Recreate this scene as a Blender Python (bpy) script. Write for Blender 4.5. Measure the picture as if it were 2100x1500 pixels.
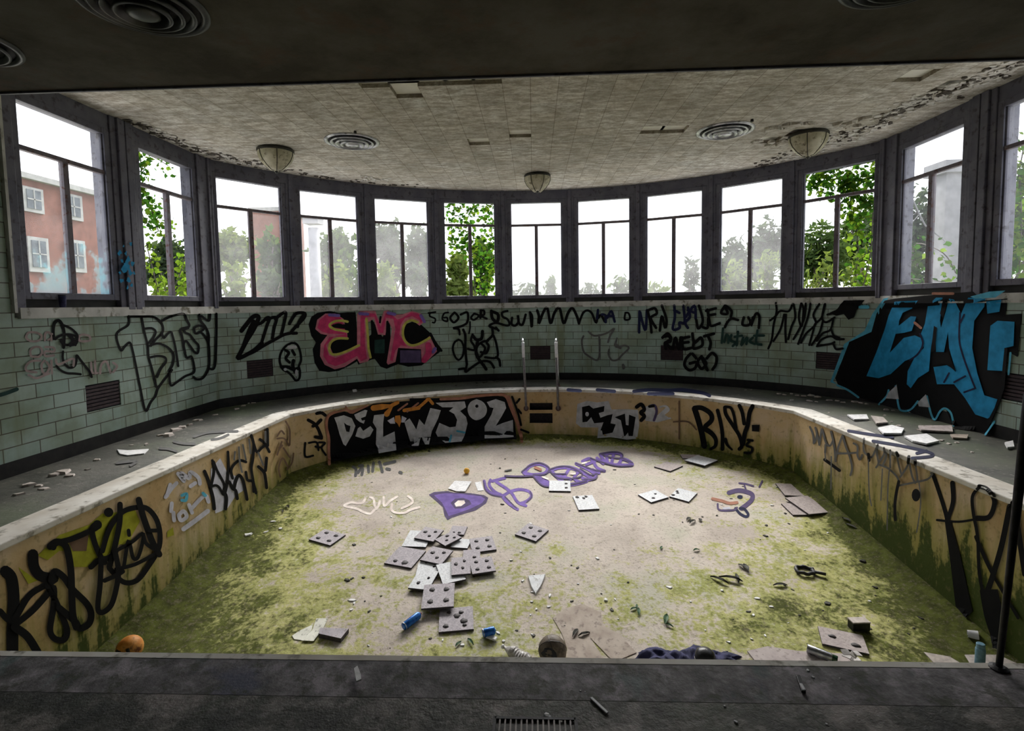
import bpy, bmesh, math, random
from math import sin, cos, pi, sqrt, atan2, hypot, exp, radians, floor as ffloor
from mathutils import Vector, Matrix, noise
from mathutils.geometry import tessellate_polygon
random.seed(7)
for o in list(bpy.data.objects): bpy.data.objects.remove(o)
SC = bpy.context.scene
COL = SC.collection

# ------------------------------------------------------------------ camera
FPX, PITCH, ROLL, YAW, CY = 1073.4, .0689, -.0156, .0416, 700.2
CAMM = Matrix.Rotation(YAW, 3, 'Z') @ Matrix.Rotation(pi/2-PITCH, 3, 'X') @ Matrix.Rotation(ROLL, 3, 'Z')
cd = bpy.data.cameras.new('camera'); cam = bpy.data.objects.new('camera', cd); COL.objects.link(cam)
cam.matrix_world = CAMM.to_4x4()
cd.sensor_fit = 'HORIZONTAL'; cd.sensor_width = 36; cd.lens = FPX*36/2100
cd.shift_y = (CY-750)/2100
cd.clip_start = .05; cd.clip_end = 500
SC.camera = cam
# ------------------------------------------------------------------ world, sun, exposure
SC.view_settings.view_transform = 'Standard'; SC.view_settings.look = 'None'
SC.view_settings.gamma = 1; SC.view_settings.use_curve_mapping = False
SC.view_settings.exposure = -.08
w = bpy.data.worlds.new('overcast_sky'); SC.world = w; w.use_nodes = True
nt = w.node_tree; nt.nodes.clear()
wo = nt.nodes.new('ShaderNodeOutputWorld'); bg = nt.nodes.new('ShaderNodeBackground')
tc = nt.nodes.new('ShaderNodeTexCoord'); sx = nt.nodes.new('ShaderNodeSeparateXYZ'); rp = nt.nodes.new('ShaderNodeValToRGB')
rp.color_ramp.elements[0].position = 0.0; rp.color_ramp.elements[0].color = (.80, .82, .85, 1)
rp.color_ramp.elements[1].position = .6; rp.color_ramp.elements[1].color = (.86, .89, 1, 1)
nt.links.new(tc.outputs['Generated'], sx.inputs[0]); nt.links.new(sx.outputs['Z'], rp.inputs[0])
nt.links.new(rp.outputs[0], bg.inputs[0]); bg.inputs[1].default_value = 2.9
nt.links.new(bg.outputs[0], wo.inputs[0])
def sun(name, elev, azim, strength, ang, col):
    l = bpy.data.lights.new(name, 'SUN'); l.energy = strength; l.angle = radians(ang); l.color = col
    o = bpy.data.objects.new(name, l); COL.objects.link(o)
    d = Vector((sin(radians(azim))*cos(radians(elev)), cos(radians(azim))*cos(radians(elev)), sin(radians(elev))))
    o.rotation_euler = d.to_track_quat('Z', 'Y').to_euler()
    return o
sun('hazy_sun', 38, 3, 22.0, 40, (1, .96, .90))

# ------------------------------------------------------------------ helpers
def ray(x, y):
    return CAMM @ Vector(((x-1050)/FPX, (CY-y)/FPX, -1.0))
XC, YC, RG, XE = .0814, 5.0108, 6.1564, 5.2494     # glass line of the apse: centre, radius, half width
XP, YP, RP, EP = .03, 5.47, 4.36, 3.755             # pool rim
DECK, CEIL, SOFF, BEAM = -1.6, 2.38, 1.80, 4.226
def corner(R, xe, yc): return yc + sqrt(R*R-xe*xe)
def wallhit(x, y, off, xc=XC, yc=YC, R=RG, xe=XE):
    r = ray(x, y); R = R-off; xe = xe-off; yk = corner(R, xe, yc)
    a = r.x*r.x+r.y*r.y; b = -2*(r.x*xc+r.y*yc); c = xc*xc+yc*yc-R*R
    t = (-b+sqrt(max(0, b*b-4*a*c)))/(2*a)
    if t*r.y < yk:
        t = (xc+(xe if r.x > 0 else -xe))/r.x
    return r*t
def poolhit(x, y, off): return wallhit(x, y, off, XP, YP, RP, EP)
def planehit(x, y, z):
    r = ray(x, y); return r*(z/r.z)
def floor_base(Y):
    d = 7.9-Y                                       # level below the apse, then falling towards the deep end
    return -2.545 - .105*(d+sqrt(d*d+.25))/2
def edge_dist(X, Y):
    d = min(EP-abs(X-XP), RP-hypot(X-XP, Y-YP) if Y > corner(RP, EP, YP)-.6 else 9)
    return max(0, d)
def floor_z(X, Y):
    d = edge_dist(X, Y)
    return floor_base(Y) + .09*exp(-(d/.16)**2) + .003*noise.noise(Vector((X*1.3, Y*1.3, 0)))
def floorhit(x, y, lift=0):
    z = -2.6
    for _ in range(25):
        p = planehit(x, y, z); z = floor_z(p.x, p.y)+lift
    return planehit(x, y, z)
def deckhit(x, y, lift=0): return planehit(x, y, DECK+lift)

def tag(o, label=None, cat=None, group=None, kind=None):
    if label: o['label'] = label
    if cat: o['category'] = cat
    if group: o['group'] = group
    if kind: o['kind'] = kind
    return o
def empty(name, loc=(0, 0, 0), rz=0):
    o = bpy.data.objects.new(name, None); COL.objects.link(o); o.location = loc; o.rotation_euler = (0, 0, rz)
    o.empty_display_size = .1
    return o
class MB:
    def __init__(s): s.v = []; s.f = []; s.m = []; s.uv = {}
    def add(s, vs, fs, mi=0):
        k = len(s.v); s.v += [tuple(v) for v in vs]
        for f in fs: s.f.append(tuple(i+k for i in f)); s.m.append(mi)
    def box(s, c, d, rot=None, mi=0):
        c = Vector(c); vs = []
        for i in range(8):
            q = Vector(((i & 1)-.5, ((i >> 1) & 1)-.5, ((i >> 2) & 1)-.5)); q = Vector((q.x*d[0], q.y*d[1], q.z*d[2]))
            if rot: q = rot @ q
            vs.append(c+q)
        s.add(vs, [(0, 2, 3, 1), (4, 5, 7, 6), (0, 1, 5, 4), (1, 3, 7, 5), (3, 2, 6, 7), (2, 0, 4, 6)], mi)
    def slab(s, A, B, i, o, z0, z1, mi=0):        # box along A-B in plan; i inward, o outward (towards left of travel = outward)
        A = Vector((A[0], A[1])); B = Vector((B[0], B[1])); t = (B-A).normalized(); n = Vector((t.y, -t.x))
        ps = [A+n*i, B+n*i, B-n*o, A-n*o]
        vs = [(p.x, p.y, z) for z in (z0, z1) for p in ps]
        s.add(vs, [(3, 2, 1, 0), (4, 5, 6, 7), (0, 1, 5, 4), (1, 2, 6, 5), (2, 3, 7, 6), (3, 0, 4, 7)], mi)
    def lathe(s, prof, n=24, M=None, mi=0, cap=True):
        vs = []
        for r, z in prof:
            for k in range(n):
                p = Vector((r*cos(2*pi*k/n), r*sin(2*pi*k/n), z)); vs.append(M @ p if M else p)
        fs = []
        for i in range(len(prof)-1):
            for k in range(n):
                fs.append((i*n+k, i*n+(k+1) % n, (i+1)*n+(k+1) % n, (i+1)*n+k))
        if cap: fs.append(tuple(reversed(range(n)))); fs.append(tuple((len(prof)-1)*n+k for k in range(n)))
        s.add(vs, fs, mi)
    def tube(s, pts, r, n=10, mi=0):
        pts = [Vector(p) for p in pts]; vs = []; up = None
        for i, p in enumerate(pts):
            d = (pts[min(i+1, len(pts)-1)]-pts[max(i-1, 0)]).normalized()
            if up is None: up = d.orthogonal().normalized()
            up = (up-d*up.dot(d)).normalized(); b = d.cross(up)
            rr = r[i] if isinstance(r, (list, tuple)) else r
            for k in range(n): vs.append(p+(up*cos(2*pi*k/n)+b*sin(2*pi*k/n))*rr)
        fs = [(i*n+k, i*n+(k+1) % n, (i+1)*n+(k+1) % n, (i+1)*n+k) for i in range(len(pts)-1) for k in range(n)]
        fs.append(tuple(reversed(range(n)))); fs.append(tuple((len(pts)-1)*n+k for k in range(n)))
        s.add(vs, fs, mi)
    def build(s, name, mats, parent=None, smooth=False, uvf=None):
        me = bpy.data.meshes.new(name); me.from_pydata(s.v, [], s.f)
        if not isinstance(mats, (list, tuple)): mats = [mats]
        for m in mats: me.materials.append(m)
        for p, mi in zip(me.polygons, s.m): p.material_index = mi; p.use_smooth = smooth
        if uvf:
            uv = me.uv_layers.new(name='UVMap')
            for p in me.polygons:
                for li in p.loop_indices: uv.data[li].uv = uvf[me.loops[li].vertex_index]
        me.update()
        o = bpy.data.objects.new(name, me); COL.objects.link(o)
        if parent: o.parent = parent
        return o
def bevel(o, wd=.004, seg=2):
    m = o.modifiers.new('bevel', 'BEVEL'); m.width = wd; m.segments = seg; m.limit_method = 'ANGLE'; return o
def reloc(o, loc):                                 # move the origin of a freshly built world-space mesh
    o.data.transform(Matrix.Translation(-Vector(loc))); o.location = loc; return o
def structure(o): o['kind'] = 'structure'; return o

# ------------------------------------------------------------------ materials
class G:
    def __init__(s, name):
        s.m = bpy.data.materials.new(name); s.m.use_nodes = True; s.t = s.m.node_tree
        s.b = s.t.nodes['Principled BSDF']; s.out = s.t.nodes['Material Output']
    def n(s, typ, **kw):
        x = s.t.nodes.new(typ)
        for k, v in kw.items():
            if k in x.inputs: x.inputs[k].default_value = v
            else: setattr(x, k, v)
        return x
    def l(s, a, b): s.t.links.new(a, b)
    def coord(s, kind='Object'):
        return s.n('ShaderNodeTexCoord').outputs[kind]
    def noise(s, scale, detail=4, rough=.55, co=None, sc=None):
        x = s.n('ShaderNodeTexNoise'); x.inputs['Scale'].default_value = scale; x.inputs['Detail'].default_value = detail; x.inputs['Roughness'].default_value = rough
        c = co or s.coord()
        if sc:
            mp = s.n('ShaderNodeMapping'); mp.inputs['Scale'].default_value = sc; s.l(c, mp.inputs[0]); c = mp.outputs[0]
        s.l(c, x.inputs['Vector']); return x.outputs['Fac']
    def ramp(s, fac, stops):
        x = s.n('ShaderNodeValToRGB'); e = x.color_ramp.elements
        while len(e) < len(stops): e.new(.5)
        for i, (p, c) in enumerate(stops):
            e[i].position = p; e[i].color = (c[0], c[1], c[2], 1) if hasattr(c, '__len__') else (c, c, c, 1)
        s.l(fac, x.inputs[0]); return x.outputs[0]
    def mix(s, fac, a, b, mode='MIX'):
        x = s.n('ShaderNodeMix', data_type='RGBA', blend_type=mode)
        for v, k in ((fac, 0), (a, 6), (b, 7)):
            if hasattr(v, 'is_linked'): s.l(v, x.inputs[k])
            elif hasattr(v, '__len__'): x.inputs[k].default_value = (v[0], v[1], v[2], 1)
            else: x.inputs[k].default_value = v
        return x.outputs[2]
    def math(s, op, a, b=0):
        x = s.n('ShaderNodeMath', operation=op)
        for v, k in ((a, 0), (b, 1)):
            if hasattr(v, 'is_linked'): s.l(v, x.inputs[k])
            else: x.inputs[k].default_value = v
        return x.outputs[0]
    def bump(s, h, strength=.3, dist=.01):
        x = s.n('ShaderNodeBump'); x.inputs['Strength'].default_value = strength; x.inputs['Distance'].default_value = dist
        s.l(h, x.inputs['Height']); s.l(x.outputs[0], s.b.inputs['Normal'])
    def base(s, c, rough=.7, metal=0, spec=None):
        if hasattr(c, 'is_linked'): s.l(c, s.b.inputs['Base Color'])
        else: s.b.inputs['Base Color'].default_value = (*c, 1)
        s.b.inputs['Roughness'].default_value = rough; s.b.inputs['Metallic'].default_value = metal
        if spec is not None: s.b.inputs['Specular IOR Level'].default_value = spec
        return s.m
def mottled(name, c1, c2, scale=8, rough=.75, metal=0, bump=.15, c3=None, sc3=30, lo=.38, hi=.62, spec=.3):
    g = G(name); f = g.noise(scale); c = g.ramp(f, [(lo, c1), (hi, c2)])
    if c3: c = g.mix(g.ramp(g.noise(sc3, 5, .6), [(.55, 0), (.66, 1)]), c, c3)
    if bump: g.bump(g.noise(scale*6, 4), bump, .006)
    return g.base(c, rough, metal, spec)
M = {}
# glazed wall tile, laid in UV metres (u along the wall, v height)
g = G('green_glazed_tile'); uv = g.coord('UV')
br = g.n('ShaderNodeTexBrick'); g.l(uv, br.inputs['Vector']); br.inputs['Scale'].default_value = 1.0
br.inputs['Brick Width'].default_value = .38; br.inputs['Row Height'].default_value = .146; br.inputs['Mortar Size'].default_value = .0055
br.inputs['Mortar Smooth'].default_value = .1; br.inputs['Bias'].default_value = 0
br.inputs['Color1'].default_value = (.30, .41, .37, 1); br.inputs['Color2'].default_value = (.39, .49, .45, 1); br.inputs['Mortar'].default_value = (.075, .075, .055, 1)
gr = g.ramp(g.noise(1.6, 5, .6, uv), [(.40, (.62, .60, .48)), (.60, (1, 1, 1))])
c = g.mix(.85, br.outputs['Color'], gr, 'MULTIPLY')
st = g.ramp(g.noise(1.0, 4, .6, uv, (3.2, .16, 1)), [(.53, 0), (.66, 1)])
c = g.mix(g.math('MULTIPLY', st, .55), c, (.15, .16, .06))
g.bump(br.outputs['Fac'], -.4, .004); M['tile'] = g.base(c, .32, 0, .5)
M['base_black'] = mottled('black_cove_tile', (.006, .006, .007), (.014, .013, .013), 10, .4)
M['sill'] = mottled('pale_glazed_sill', (.42, .42, .40), (.60, .60, .58), 3, .3, c3=(.18, .17, .13), sc3=7)
M['frame'] = mottled('weathered_grey_window_metal', (.098, .098, .135), (.140, .138, .175), 4, .5, c3=(.06, .055, .07), sc3=12)
M['frame_in'] = mottled('rusty_sash_metal', (.125, .11, .135), (.18, .155, .175), 6, .55, c3=(.10, .04, .03), sc3=18)
# pool wall plaster
g = G('ochre_pool_plaster'); uv = g.coord('UV'); ob = g.coord()
c = g.ramp(g.noise(1.3, 5, .6, ob), [(.36, (.48, .33, .16)), (.52, (.56, .42, .24)), (.66, (.60, .47, .34))])
sp = g.n('ShaderNodeSeparateXYZ'); g.l(uv, sp.inputs[0])
stn = g.noise(1.0, 5, .65, uv, (6, .9, 1)); fine = g.noise(16, 4, .6, ob)
hgt = g.math('SUBTRACT', 1.0, sp.outputs['Y'])                       # 1 at the floor, 0 at the rim
mk = g.math('ADD', g.math('MULTIPLY', hgt, 1.05), g.math('MULTIPLY', g.math('SUBTRACT', stn, .5), 1.6))
mk = g.math('ADD', mk, g.n('ShaderNodeAttribute', attribute_name='damp').outputs['Fac'])   # dampness of the stretch of wall
m1 = g.ramp(mk, [(.42, 0), (.85, 1)])
c = g.mix(g.math('MULTIPLY', m1, .78), c, (.25, .24, .045))
m2 = g.ramp(g.math('ADD', mk, g.math('MULTIPLY', g.math('SUBTRACT', fine, .5), .5)), [(.86, 0), (1.12, 1)])
c = g.mix(m2, c, (.050, .070, .012))
c = g.mix(g.ramp(fine, [(.56, 0), (.70, .5)]), c, (.16, .14, .05))
g.bump(fine, .35, .01); M['pool'] = g.base(c, .85, 0, .2)
M['rim'] = mottled('pale_concrete_rim', (.52, .48, .42), (.72, .70, .66), 2.2, .7, c3=(.26, .24, .20), sc3=9)
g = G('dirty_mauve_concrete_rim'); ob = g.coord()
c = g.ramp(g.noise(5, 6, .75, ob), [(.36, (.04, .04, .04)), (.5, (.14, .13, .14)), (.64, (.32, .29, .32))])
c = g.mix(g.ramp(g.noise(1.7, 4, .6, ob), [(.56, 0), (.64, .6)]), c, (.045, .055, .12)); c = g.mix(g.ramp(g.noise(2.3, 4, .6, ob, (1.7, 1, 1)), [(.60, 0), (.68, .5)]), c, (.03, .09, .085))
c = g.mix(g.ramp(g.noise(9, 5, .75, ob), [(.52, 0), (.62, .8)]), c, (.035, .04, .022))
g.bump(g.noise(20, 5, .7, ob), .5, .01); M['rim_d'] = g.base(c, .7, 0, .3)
# pool floor: pinkish plaster with moss that thickens to the edges (attribute 'edge': 0 centre, 1 at the wall)
g = G('mossy_pool_floor'); ob = g.coord()
at = g.n('ShaderNodeAttribute', attribute_name='edge').outputs['Fac']
c = g.ramp(g.noise(1.1, 5, .6, ob), [(.36, (.50, .44, .39)), (.5, (.63, .56, .50)), (.64, (.54, .52, .43))])
big = g.noise(.55, 4, .6, ob); mid = g.noise(3.2, 6, .7, ob); fin = g.noise(22, 4, .65, ob)
k = g.math('ADD', g.math('MULTIPLY', g.math('SUBTRACT', big, .5), .9), g.math('MULTIPLY', g.math('SUBTRACT', mid, .5), 1.7))
k = g.math('ADD', k, g.math('MULTIPLY', g.math('SUBTRACT', fin, .5), 1.3))
k = g.math('ADD', k, at)
m1 = g.ramp(k, [(.36, 0), (.62, 1)])
mc = g.ramp(g.noise(5, 4, .6, ob), [(.38, (.30, .33, .05)), (.6, (.46, .46, .13))])
c = g.mix(g.math('MULTIPLY', m1, .82), c, mc)
m2 = g.ramp(k, [(.68, 0), (1.22, 1)])
c = g.mix(m2, c, g.ramp(g.noise(9, 5, .7, ob), [(.38, (.05, .055, .012)), (.6, (.105, .125, .022))]))
m3 = g.ramp(k, [(1.05, 0), (1.5, 1)])
c = g.mix(m3, c, (.022, .028, .008))
c = g.mix(g.ramp(g.noise(34, 4, .7, ob), [(.54, 0), (.68, .65)]), c, (.20, .17, .13))
c = g.mix(g.ramp(g.noise(7, 6, .8, ob), [(.56, 0), (.70, .6)]), c, (.24, .20, .15))
g.bump(g.math('ADD', fin, g.math('MULTIPLY', mid, 2)), .5, .012); M['floor'] = g.base(c, .9, 0, .15)
g = G('dirty_wet_deck'); ob = g.coord()
c = g.ramp(g.noise(1.4, 6, .65, ob), [(.34, (.025, .028, .022)), (.5, (.066, .066, .055)), (.66, (.125, .12, .105))])
c = g.mix(g.ramp(g.noise(.7, 4, .6, ob), [(.5, 0), (.62, .6)]), c, (.07, .10, .045))
c = g.mix(g.ramp(g.noise(14, 5, .7, ob), [(.58, 0), (.70, .7)]), c, (.27, .25, .22))
g.bump(g.noise(18, 5, .7, ob), .5, .012); M['deck'] = g.base(c, .55, 0, .45)
g = G('mossy_shaded_near_deck'); ob = g.coord()
c = g.ramp(g.noise(3.0, 6, .7, ob), [(.36, (.008, .009, .006)), (.48, (.05, .05, .04)), (.60, (.22, .195, .185))])  # mossy concrete, with the light falloff near the camera put into its base
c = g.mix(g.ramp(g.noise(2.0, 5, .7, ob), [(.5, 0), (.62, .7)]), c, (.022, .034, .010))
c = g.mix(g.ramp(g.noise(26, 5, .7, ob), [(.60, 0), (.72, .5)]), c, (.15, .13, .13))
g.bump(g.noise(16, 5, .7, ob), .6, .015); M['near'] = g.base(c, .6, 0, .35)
# ceiling boards
g = G('mouldy_acoustic_ceiling'); ob = g.coord()
br = g.n('ShaderNodeTexBrick', offset=0.0); g.l(ob, br.inputs['Vector']); br.inputs['Scale'].default_value = 1.0
br.inputs['Brick Width'].default_value = .305; br.inputs['Row Height'].default_value = .305; br.inputs['Mortar Size'].default_value = .004
br.inputs['Color1'].default_value = (1, 1, 1, 1); br.inputs['Color2'].default_value = (.86, .87, .88, 1); br.inputs['Mortar'].default_value = (.55, .52, .48, 1)
c = g.ramp(g.noise(.9, 6, .65, ob), [(.34, (.54, .52, .46)), (.5, (.74, .71, .65)), (.66, (.82, .81, .77))])
c = g.mix(g.ramp(g.noise(5, 6, .75, ob, (1, 2.2, 1)), [(.42, .8), (.60, 0)]), c, (.36, .31, .245))
c = g.mix(g.ramp(g.noise(30, 3, .6, ob), [(.5, 0), (.62, .35)]), c, (.27, .235, .19))
c = g.mix(1.0, c, br.outputs['Color'], 'MULTIPLY')
g.bump(g.noise(45, 4, .7, ob), .5, .006); M['ceil'] = g.base(c, .9, 0, .1)
g = G('brown_stained_shaded_soffit'); ob = g.coord()
c = g.ramp(g.noise(1.2, 6, .7, ob), [(.36, (.055, .049, .040)), (.5, (.088, .080, .066)), (.66, (.115, .107, .095))])  # stained brown paint, its tone also lowered for the dimmer light near the camera
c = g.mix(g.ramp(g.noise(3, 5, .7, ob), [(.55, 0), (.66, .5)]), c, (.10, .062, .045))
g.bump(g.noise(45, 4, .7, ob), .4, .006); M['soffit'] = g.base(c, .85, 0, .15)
M['board'] = mottled('bare_cream_ceiling_board', (.80, .79, .70), (.90, .88, .80), 4, .8)
M['peel'] = mottled('peeling_ceiling_paint', (.50, .48, .45), (.66, .64, .60), 12, .8)
M['mould'] = mottled('brown_black_ceiling_mould', (.05, .042, .035), (.11, .095, .08), 16, .9)
M['dark'] = mottled('dark_wall_and_sill_shade', (.035, .037, .035), (.06, .06, .055), 3, .7)
M['concrete'] = mottled('plain_roof_concrete', (.20, .20, .19), (.28, .28, .27), 3, .9)
# panes
def pane_mat(name, haze, blue=0):
    g = G(name); ob = g.coord()
    tr = g.n('ShaderNodeBsdfTransparent'); tr.inputs[0].default_value = (.97, .98, .98, 1)
    tl = g.n('ShaderNodeBsdfTranslucent'); tl.inputs[0].default_value = (.86, .87, .90, 1)
    gl = g.n('ShaderNodeBsdfGlossy'); gl.inputs['Roughness'].default_value = .08; gl.inputs[0].default_value = (.8, .8, .8, 1)
    f = g.ramp(g.noise(2.2, 5, .65, ob), [(.3, haze*.7), (.7, min(1, haze*1.25))])
    if blue:
        sp = g.n('ShaderNodeSeparateXYZ'); g.l(ob, sp.inputs[0])
        bm = g.ramp(g.math('SUBTRACT', g.noise(2.6, 5, .7, ob), g.math('MULTIPLY', sp.outputs['Z'], .32)), [(.32, 0), (.42, 1)])
        g.l(g.mix(bm, (.86, .87, .90), (.32, .74, .82)), tl.inputs[0])
        f = g.math('MAXIMUM', f, g.math('MULTIPLY', bm, .30))
    m1 = g.n('ShaderNodeMixShader'); g.l(f, m1.inputs[0]); g.l(tr.outputs[0], m1.inputs[1]); g.l(tl.outputs[0], m1.inputs[2])
    fr = g.n('ShaderNodeFresnel'); fr.inputs[0].default_value = 1.25
    m2 = g.n('ShaderNodeMixShader'); g.l(fr.outputs[0], m2.inputs[0]); g.l(m1.outputs[0], m2.inputs[1]); g.l(gl.outputs[0], m2.inputs[2])
    g.l(m2.outputs[0], g.out.inputs[0]); return g.m
M['pane'] = pane_mat('dusty_window_glass', .075)
M['pane_thin'] = pane_mat('faintly_dusty_glass', .06)
M['pane_blue'] = pane_mat('glass_with_faded_blue_spray', .07, 1)
M['chrome'] = mottled('dull_chrome', (.62, .62, .63), (.80, .80, .80), 9, .22, 1, 0)
M['pitted'] = mottled('pitted_grey_pipe', (.13, .12, .125), (.22, .20, .20), 14, .45, .4)
M['flange'] = mottled('rusty_flange', (.07, .035, .035), (.14, .08, .07), 20, .6, .2)
M['vent_dark'] = mottled('dark_vent_shadow', (.012, .011, .014), (.026, .022, .028), 20, .7)
M['vent_brick'] = mottled('purple_brown_vent_grille', (.035, .022, .028), (.055, .036, .04), 16, .7)
M['diff'] = mottled('tarnished_diffuser_metal', (.36, .36, .40), (.62, .62, .66), 6, .35, .6, c3=(.15, .15, .16), sc3=10)
M['diff_d'] = mottled('dark_diffuser_metal', (.03, .03, .033), (.085, .085, .09), 5, .4, .5)  # darker tone for the lower-ceiling diffusers and the lamp finials
M['bowl'] = mottled('yellowed_lamp_glass', (.42, .39, .28), (.62, .58, .46), 7, .35, c3=(.16, .13, .08), sc3=12)
M['lampcap'] = mottled('black_lamp_fitting', (.02, .018, .016), (.04, .036, .03), 10, .5)
# spray paints
def spray(name, c, rough=.8):
    g = G(name); f = g.noise(9, 4)
    cc = g.ramp(f, [(.35, tuple(min(1, x*.78) for x in c)), (.65, tuple(min(1, x*1.12) for x in c))]); return g.base(cc, rough, 0, .12)
S = dict(K=spray('black_spray_paint', (.006, .006, .007)), W=spray('silver_spray_paint', (.52, .53, .56)), P=spray('pink_spray_paint', (.62, .055, .17)),
 R=spray('pale_pink_spray_paint', (.60, .20, .26)), L=spray('lime_spray_paint', (.55, .52, .12)), B=spray('blue_spray_paint', (.022, .255, .50)), D=spray('light_blue_spray_paint', (.10, .42, .60)),
 O=spray('orange_spray_paint', (.62, .25, .05)), V=spray('purple_spray_paint', (.20, .13, .42)), U=spray('dark_violet_spray_paint', (.10, .075, .16)),
 F=spray('cream_pink_chalk_paint', (.95, .82, .76)), H=spray('lilac_white_paint', (.60, .60, .70)), G=spray('thin_grey_spray', (.13, .13, .13)), T=spray('brown_thin_spray', (.16, .10, .065)),
 Y=spray('lime_mist_paint', (.36, .36, .03)), N=spray('navy_spray_paint', (.015, .018, .055)), C=spray('rust_pink_spray_paint', (.40, .19, .13)), A=spray('faded_pink_paint', (.34, .27, .27)), E=spray('dark_teal_paint', (.02, .05, .045)))
KEYS = list(S)
# ------------------------------------------------------------------ paint laid on a surface, traced point by point
def smooth_line(p, n=6):
    if len(p) < 3: return p
    out = []
    for i in range(len(p)-1):
        a = p[max(i-1, 0)]; b = p[i]; c = p[i+1]; d = p[min(i+2, len(p)-1)]
        for k in range(n):
            t = k/n
            out.append(tuple(.5*((2*b[j])+(-a[j]+c[j])*t+(2*a[j]-5*b[j]+4*c[j]-d[j])*t*t+(-a[j]+3*b[j]-3*c[j]+d[j])*t**3) for j in range(2)))
    out.append(p[-1]); return out
class Paint:
    def __init__(s, hit, x0=0, y0=0, k=1, lift=.003):
        s.hit = hit; s.inc = .0001 if hit in (onfloor, ondeck) else .0004; s.x0 = x0; s.y0 = y0; s.k = k; s.mb = MB(); s.lift = lift; s.keys = []
    def _m(s, c):
        if c not in s.keys: s.keys.append(c)
        return s.keys.index(c)
    def _p(s, t): return [tuple(float(v) for v in q.split(',')) for q in t.split()]
    def _put(s, pts, faces, c):
        s.lift += s.inc
        s.mb.add([s.hit(s.x0+x/s.k, s.y0+y/s.k, s.lift) for x, y in pts], faces, s._m(c))
    def org(s, x0, y0, k): s.x0, s.y0, s.k = x0, y0, k; return s
    def line(s, c, wd, t, sm=True, taper=0):
        p = s._p(t) if isinstance(t, str) else t
        if sm: p = smooth_line(p)
        n = len(p); L = []; Rr = []
        for i in range(n):
            a = p[max(i-1, 0)]; b = p[min(i+1, n-1)]; dx, dy = b[0]-a[0], b[1]-a[1]; q = hypot(dx, dy) or 1
            h = wd/2*(1-taper*i/max(1, n-1)); L.append((p[i][0]-dy/q*h, p[i][1]+dx/q*h)); Rr.append((p[i][0]+dy/q*h, p[i][1]-dx/q*h))
        s._put(L+Rr, [(i, i+1, n+i+1, n+i) for i in range(n-1)], c)
        for e, r in ((p[0], wd/2), (p[-1], wd/2*(1-taper))):
            if r > .3: s._put([(e[0]+r*cos(2*pi*q/10), e[1]+r*sin(2*pi*q/10)) for q in range(10)], [tuple(range(10))], c)
    def lines(s, c, wd, *ts, **kw):
        for t in ts: s.line(c, wd, t, **kw)
    def fill(s, c, t, sm=False, step=6):
        p = s._p(t) if isinstance(t, str) else t
        if sm: p = smooth_line(p+[p[0]], 4)[:-1]
        bm = bmesh.new(); vs = [bm.verts.new((x, y, 0)) for x, y in p]
        for tr in tessellate_polygon([[Vector((x, y, 0)) for x, y in p]]):
            try: bm.faces.new([vs[i] for i in tr])
            except ValueError: pass
        g = step*s.k; xs = [q[0] for q in p]; x = min(xs)+g
        while x < max(xs):
            bmesh.ops.bisect_plane(bm, geom=bm.verts[:]+bm.edges[:]+bm.faces[:], plane_co=(x, 0, 0), plane_no=(1, 0, 0)); x += g
        ys = [q[1] for q in p]; y = min(ys)+g*2
        while y < max(ys):
            bmesh.ops.bisect_plane(bm, geom=bm.verts[:]+bm.edges[:]+bm.faces[:], plane_co=(0, y, 0), plane_no=(0, 1, 0)); y += g*2
        bm.verts.index_update()
        s._put([(v.co.x, v.co.y) for v in bm.verts], [tuple(v.index for v in f.verts) for f in bm.faces], c); bm.free()
    def dot(s, c, x, y, r, ry=None):
        s._put([(x+r*cos(2*pi*q/14), y+(ry or r)*sin(2*pi*q/14)) for q in range(14)], [tuple(range(14))], c)
    def done(s, name, label, parent):
        o = s.mb.build(name, [S[k] for k in s.keys], parent); o['label'] = label; return o
TILE_OFF = .05
def onwall(x, y, l):
    p = wallhit(x, y, TILE_OFF+.003+l)
    if p.z > -.062: p = wallhit(x, y, TILE_OFF+.036+l)
    if p.z < DECK+.002: p = deckhit(x, y, l+.001)
    return p
def onpool(x, y, l):
    p = poolhit(x, y, l)
    if p.z > DECK-.045: p = poolhit(x, y, .021+l)
    if p.z > DECK+.006: p = deckhit(x, y, .007+l)
    elif p.z < floor_z(p.x, p.y)+.01: p = onfloor(x, y, l)
    return p
def onfloor(x, y, l): return floorhit(x, y, l+.002)
def ondeck(x, y, l): return deckhit(x, y, l)
def onglass(x, y, l): return wallhit(x, y, l)
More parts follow.
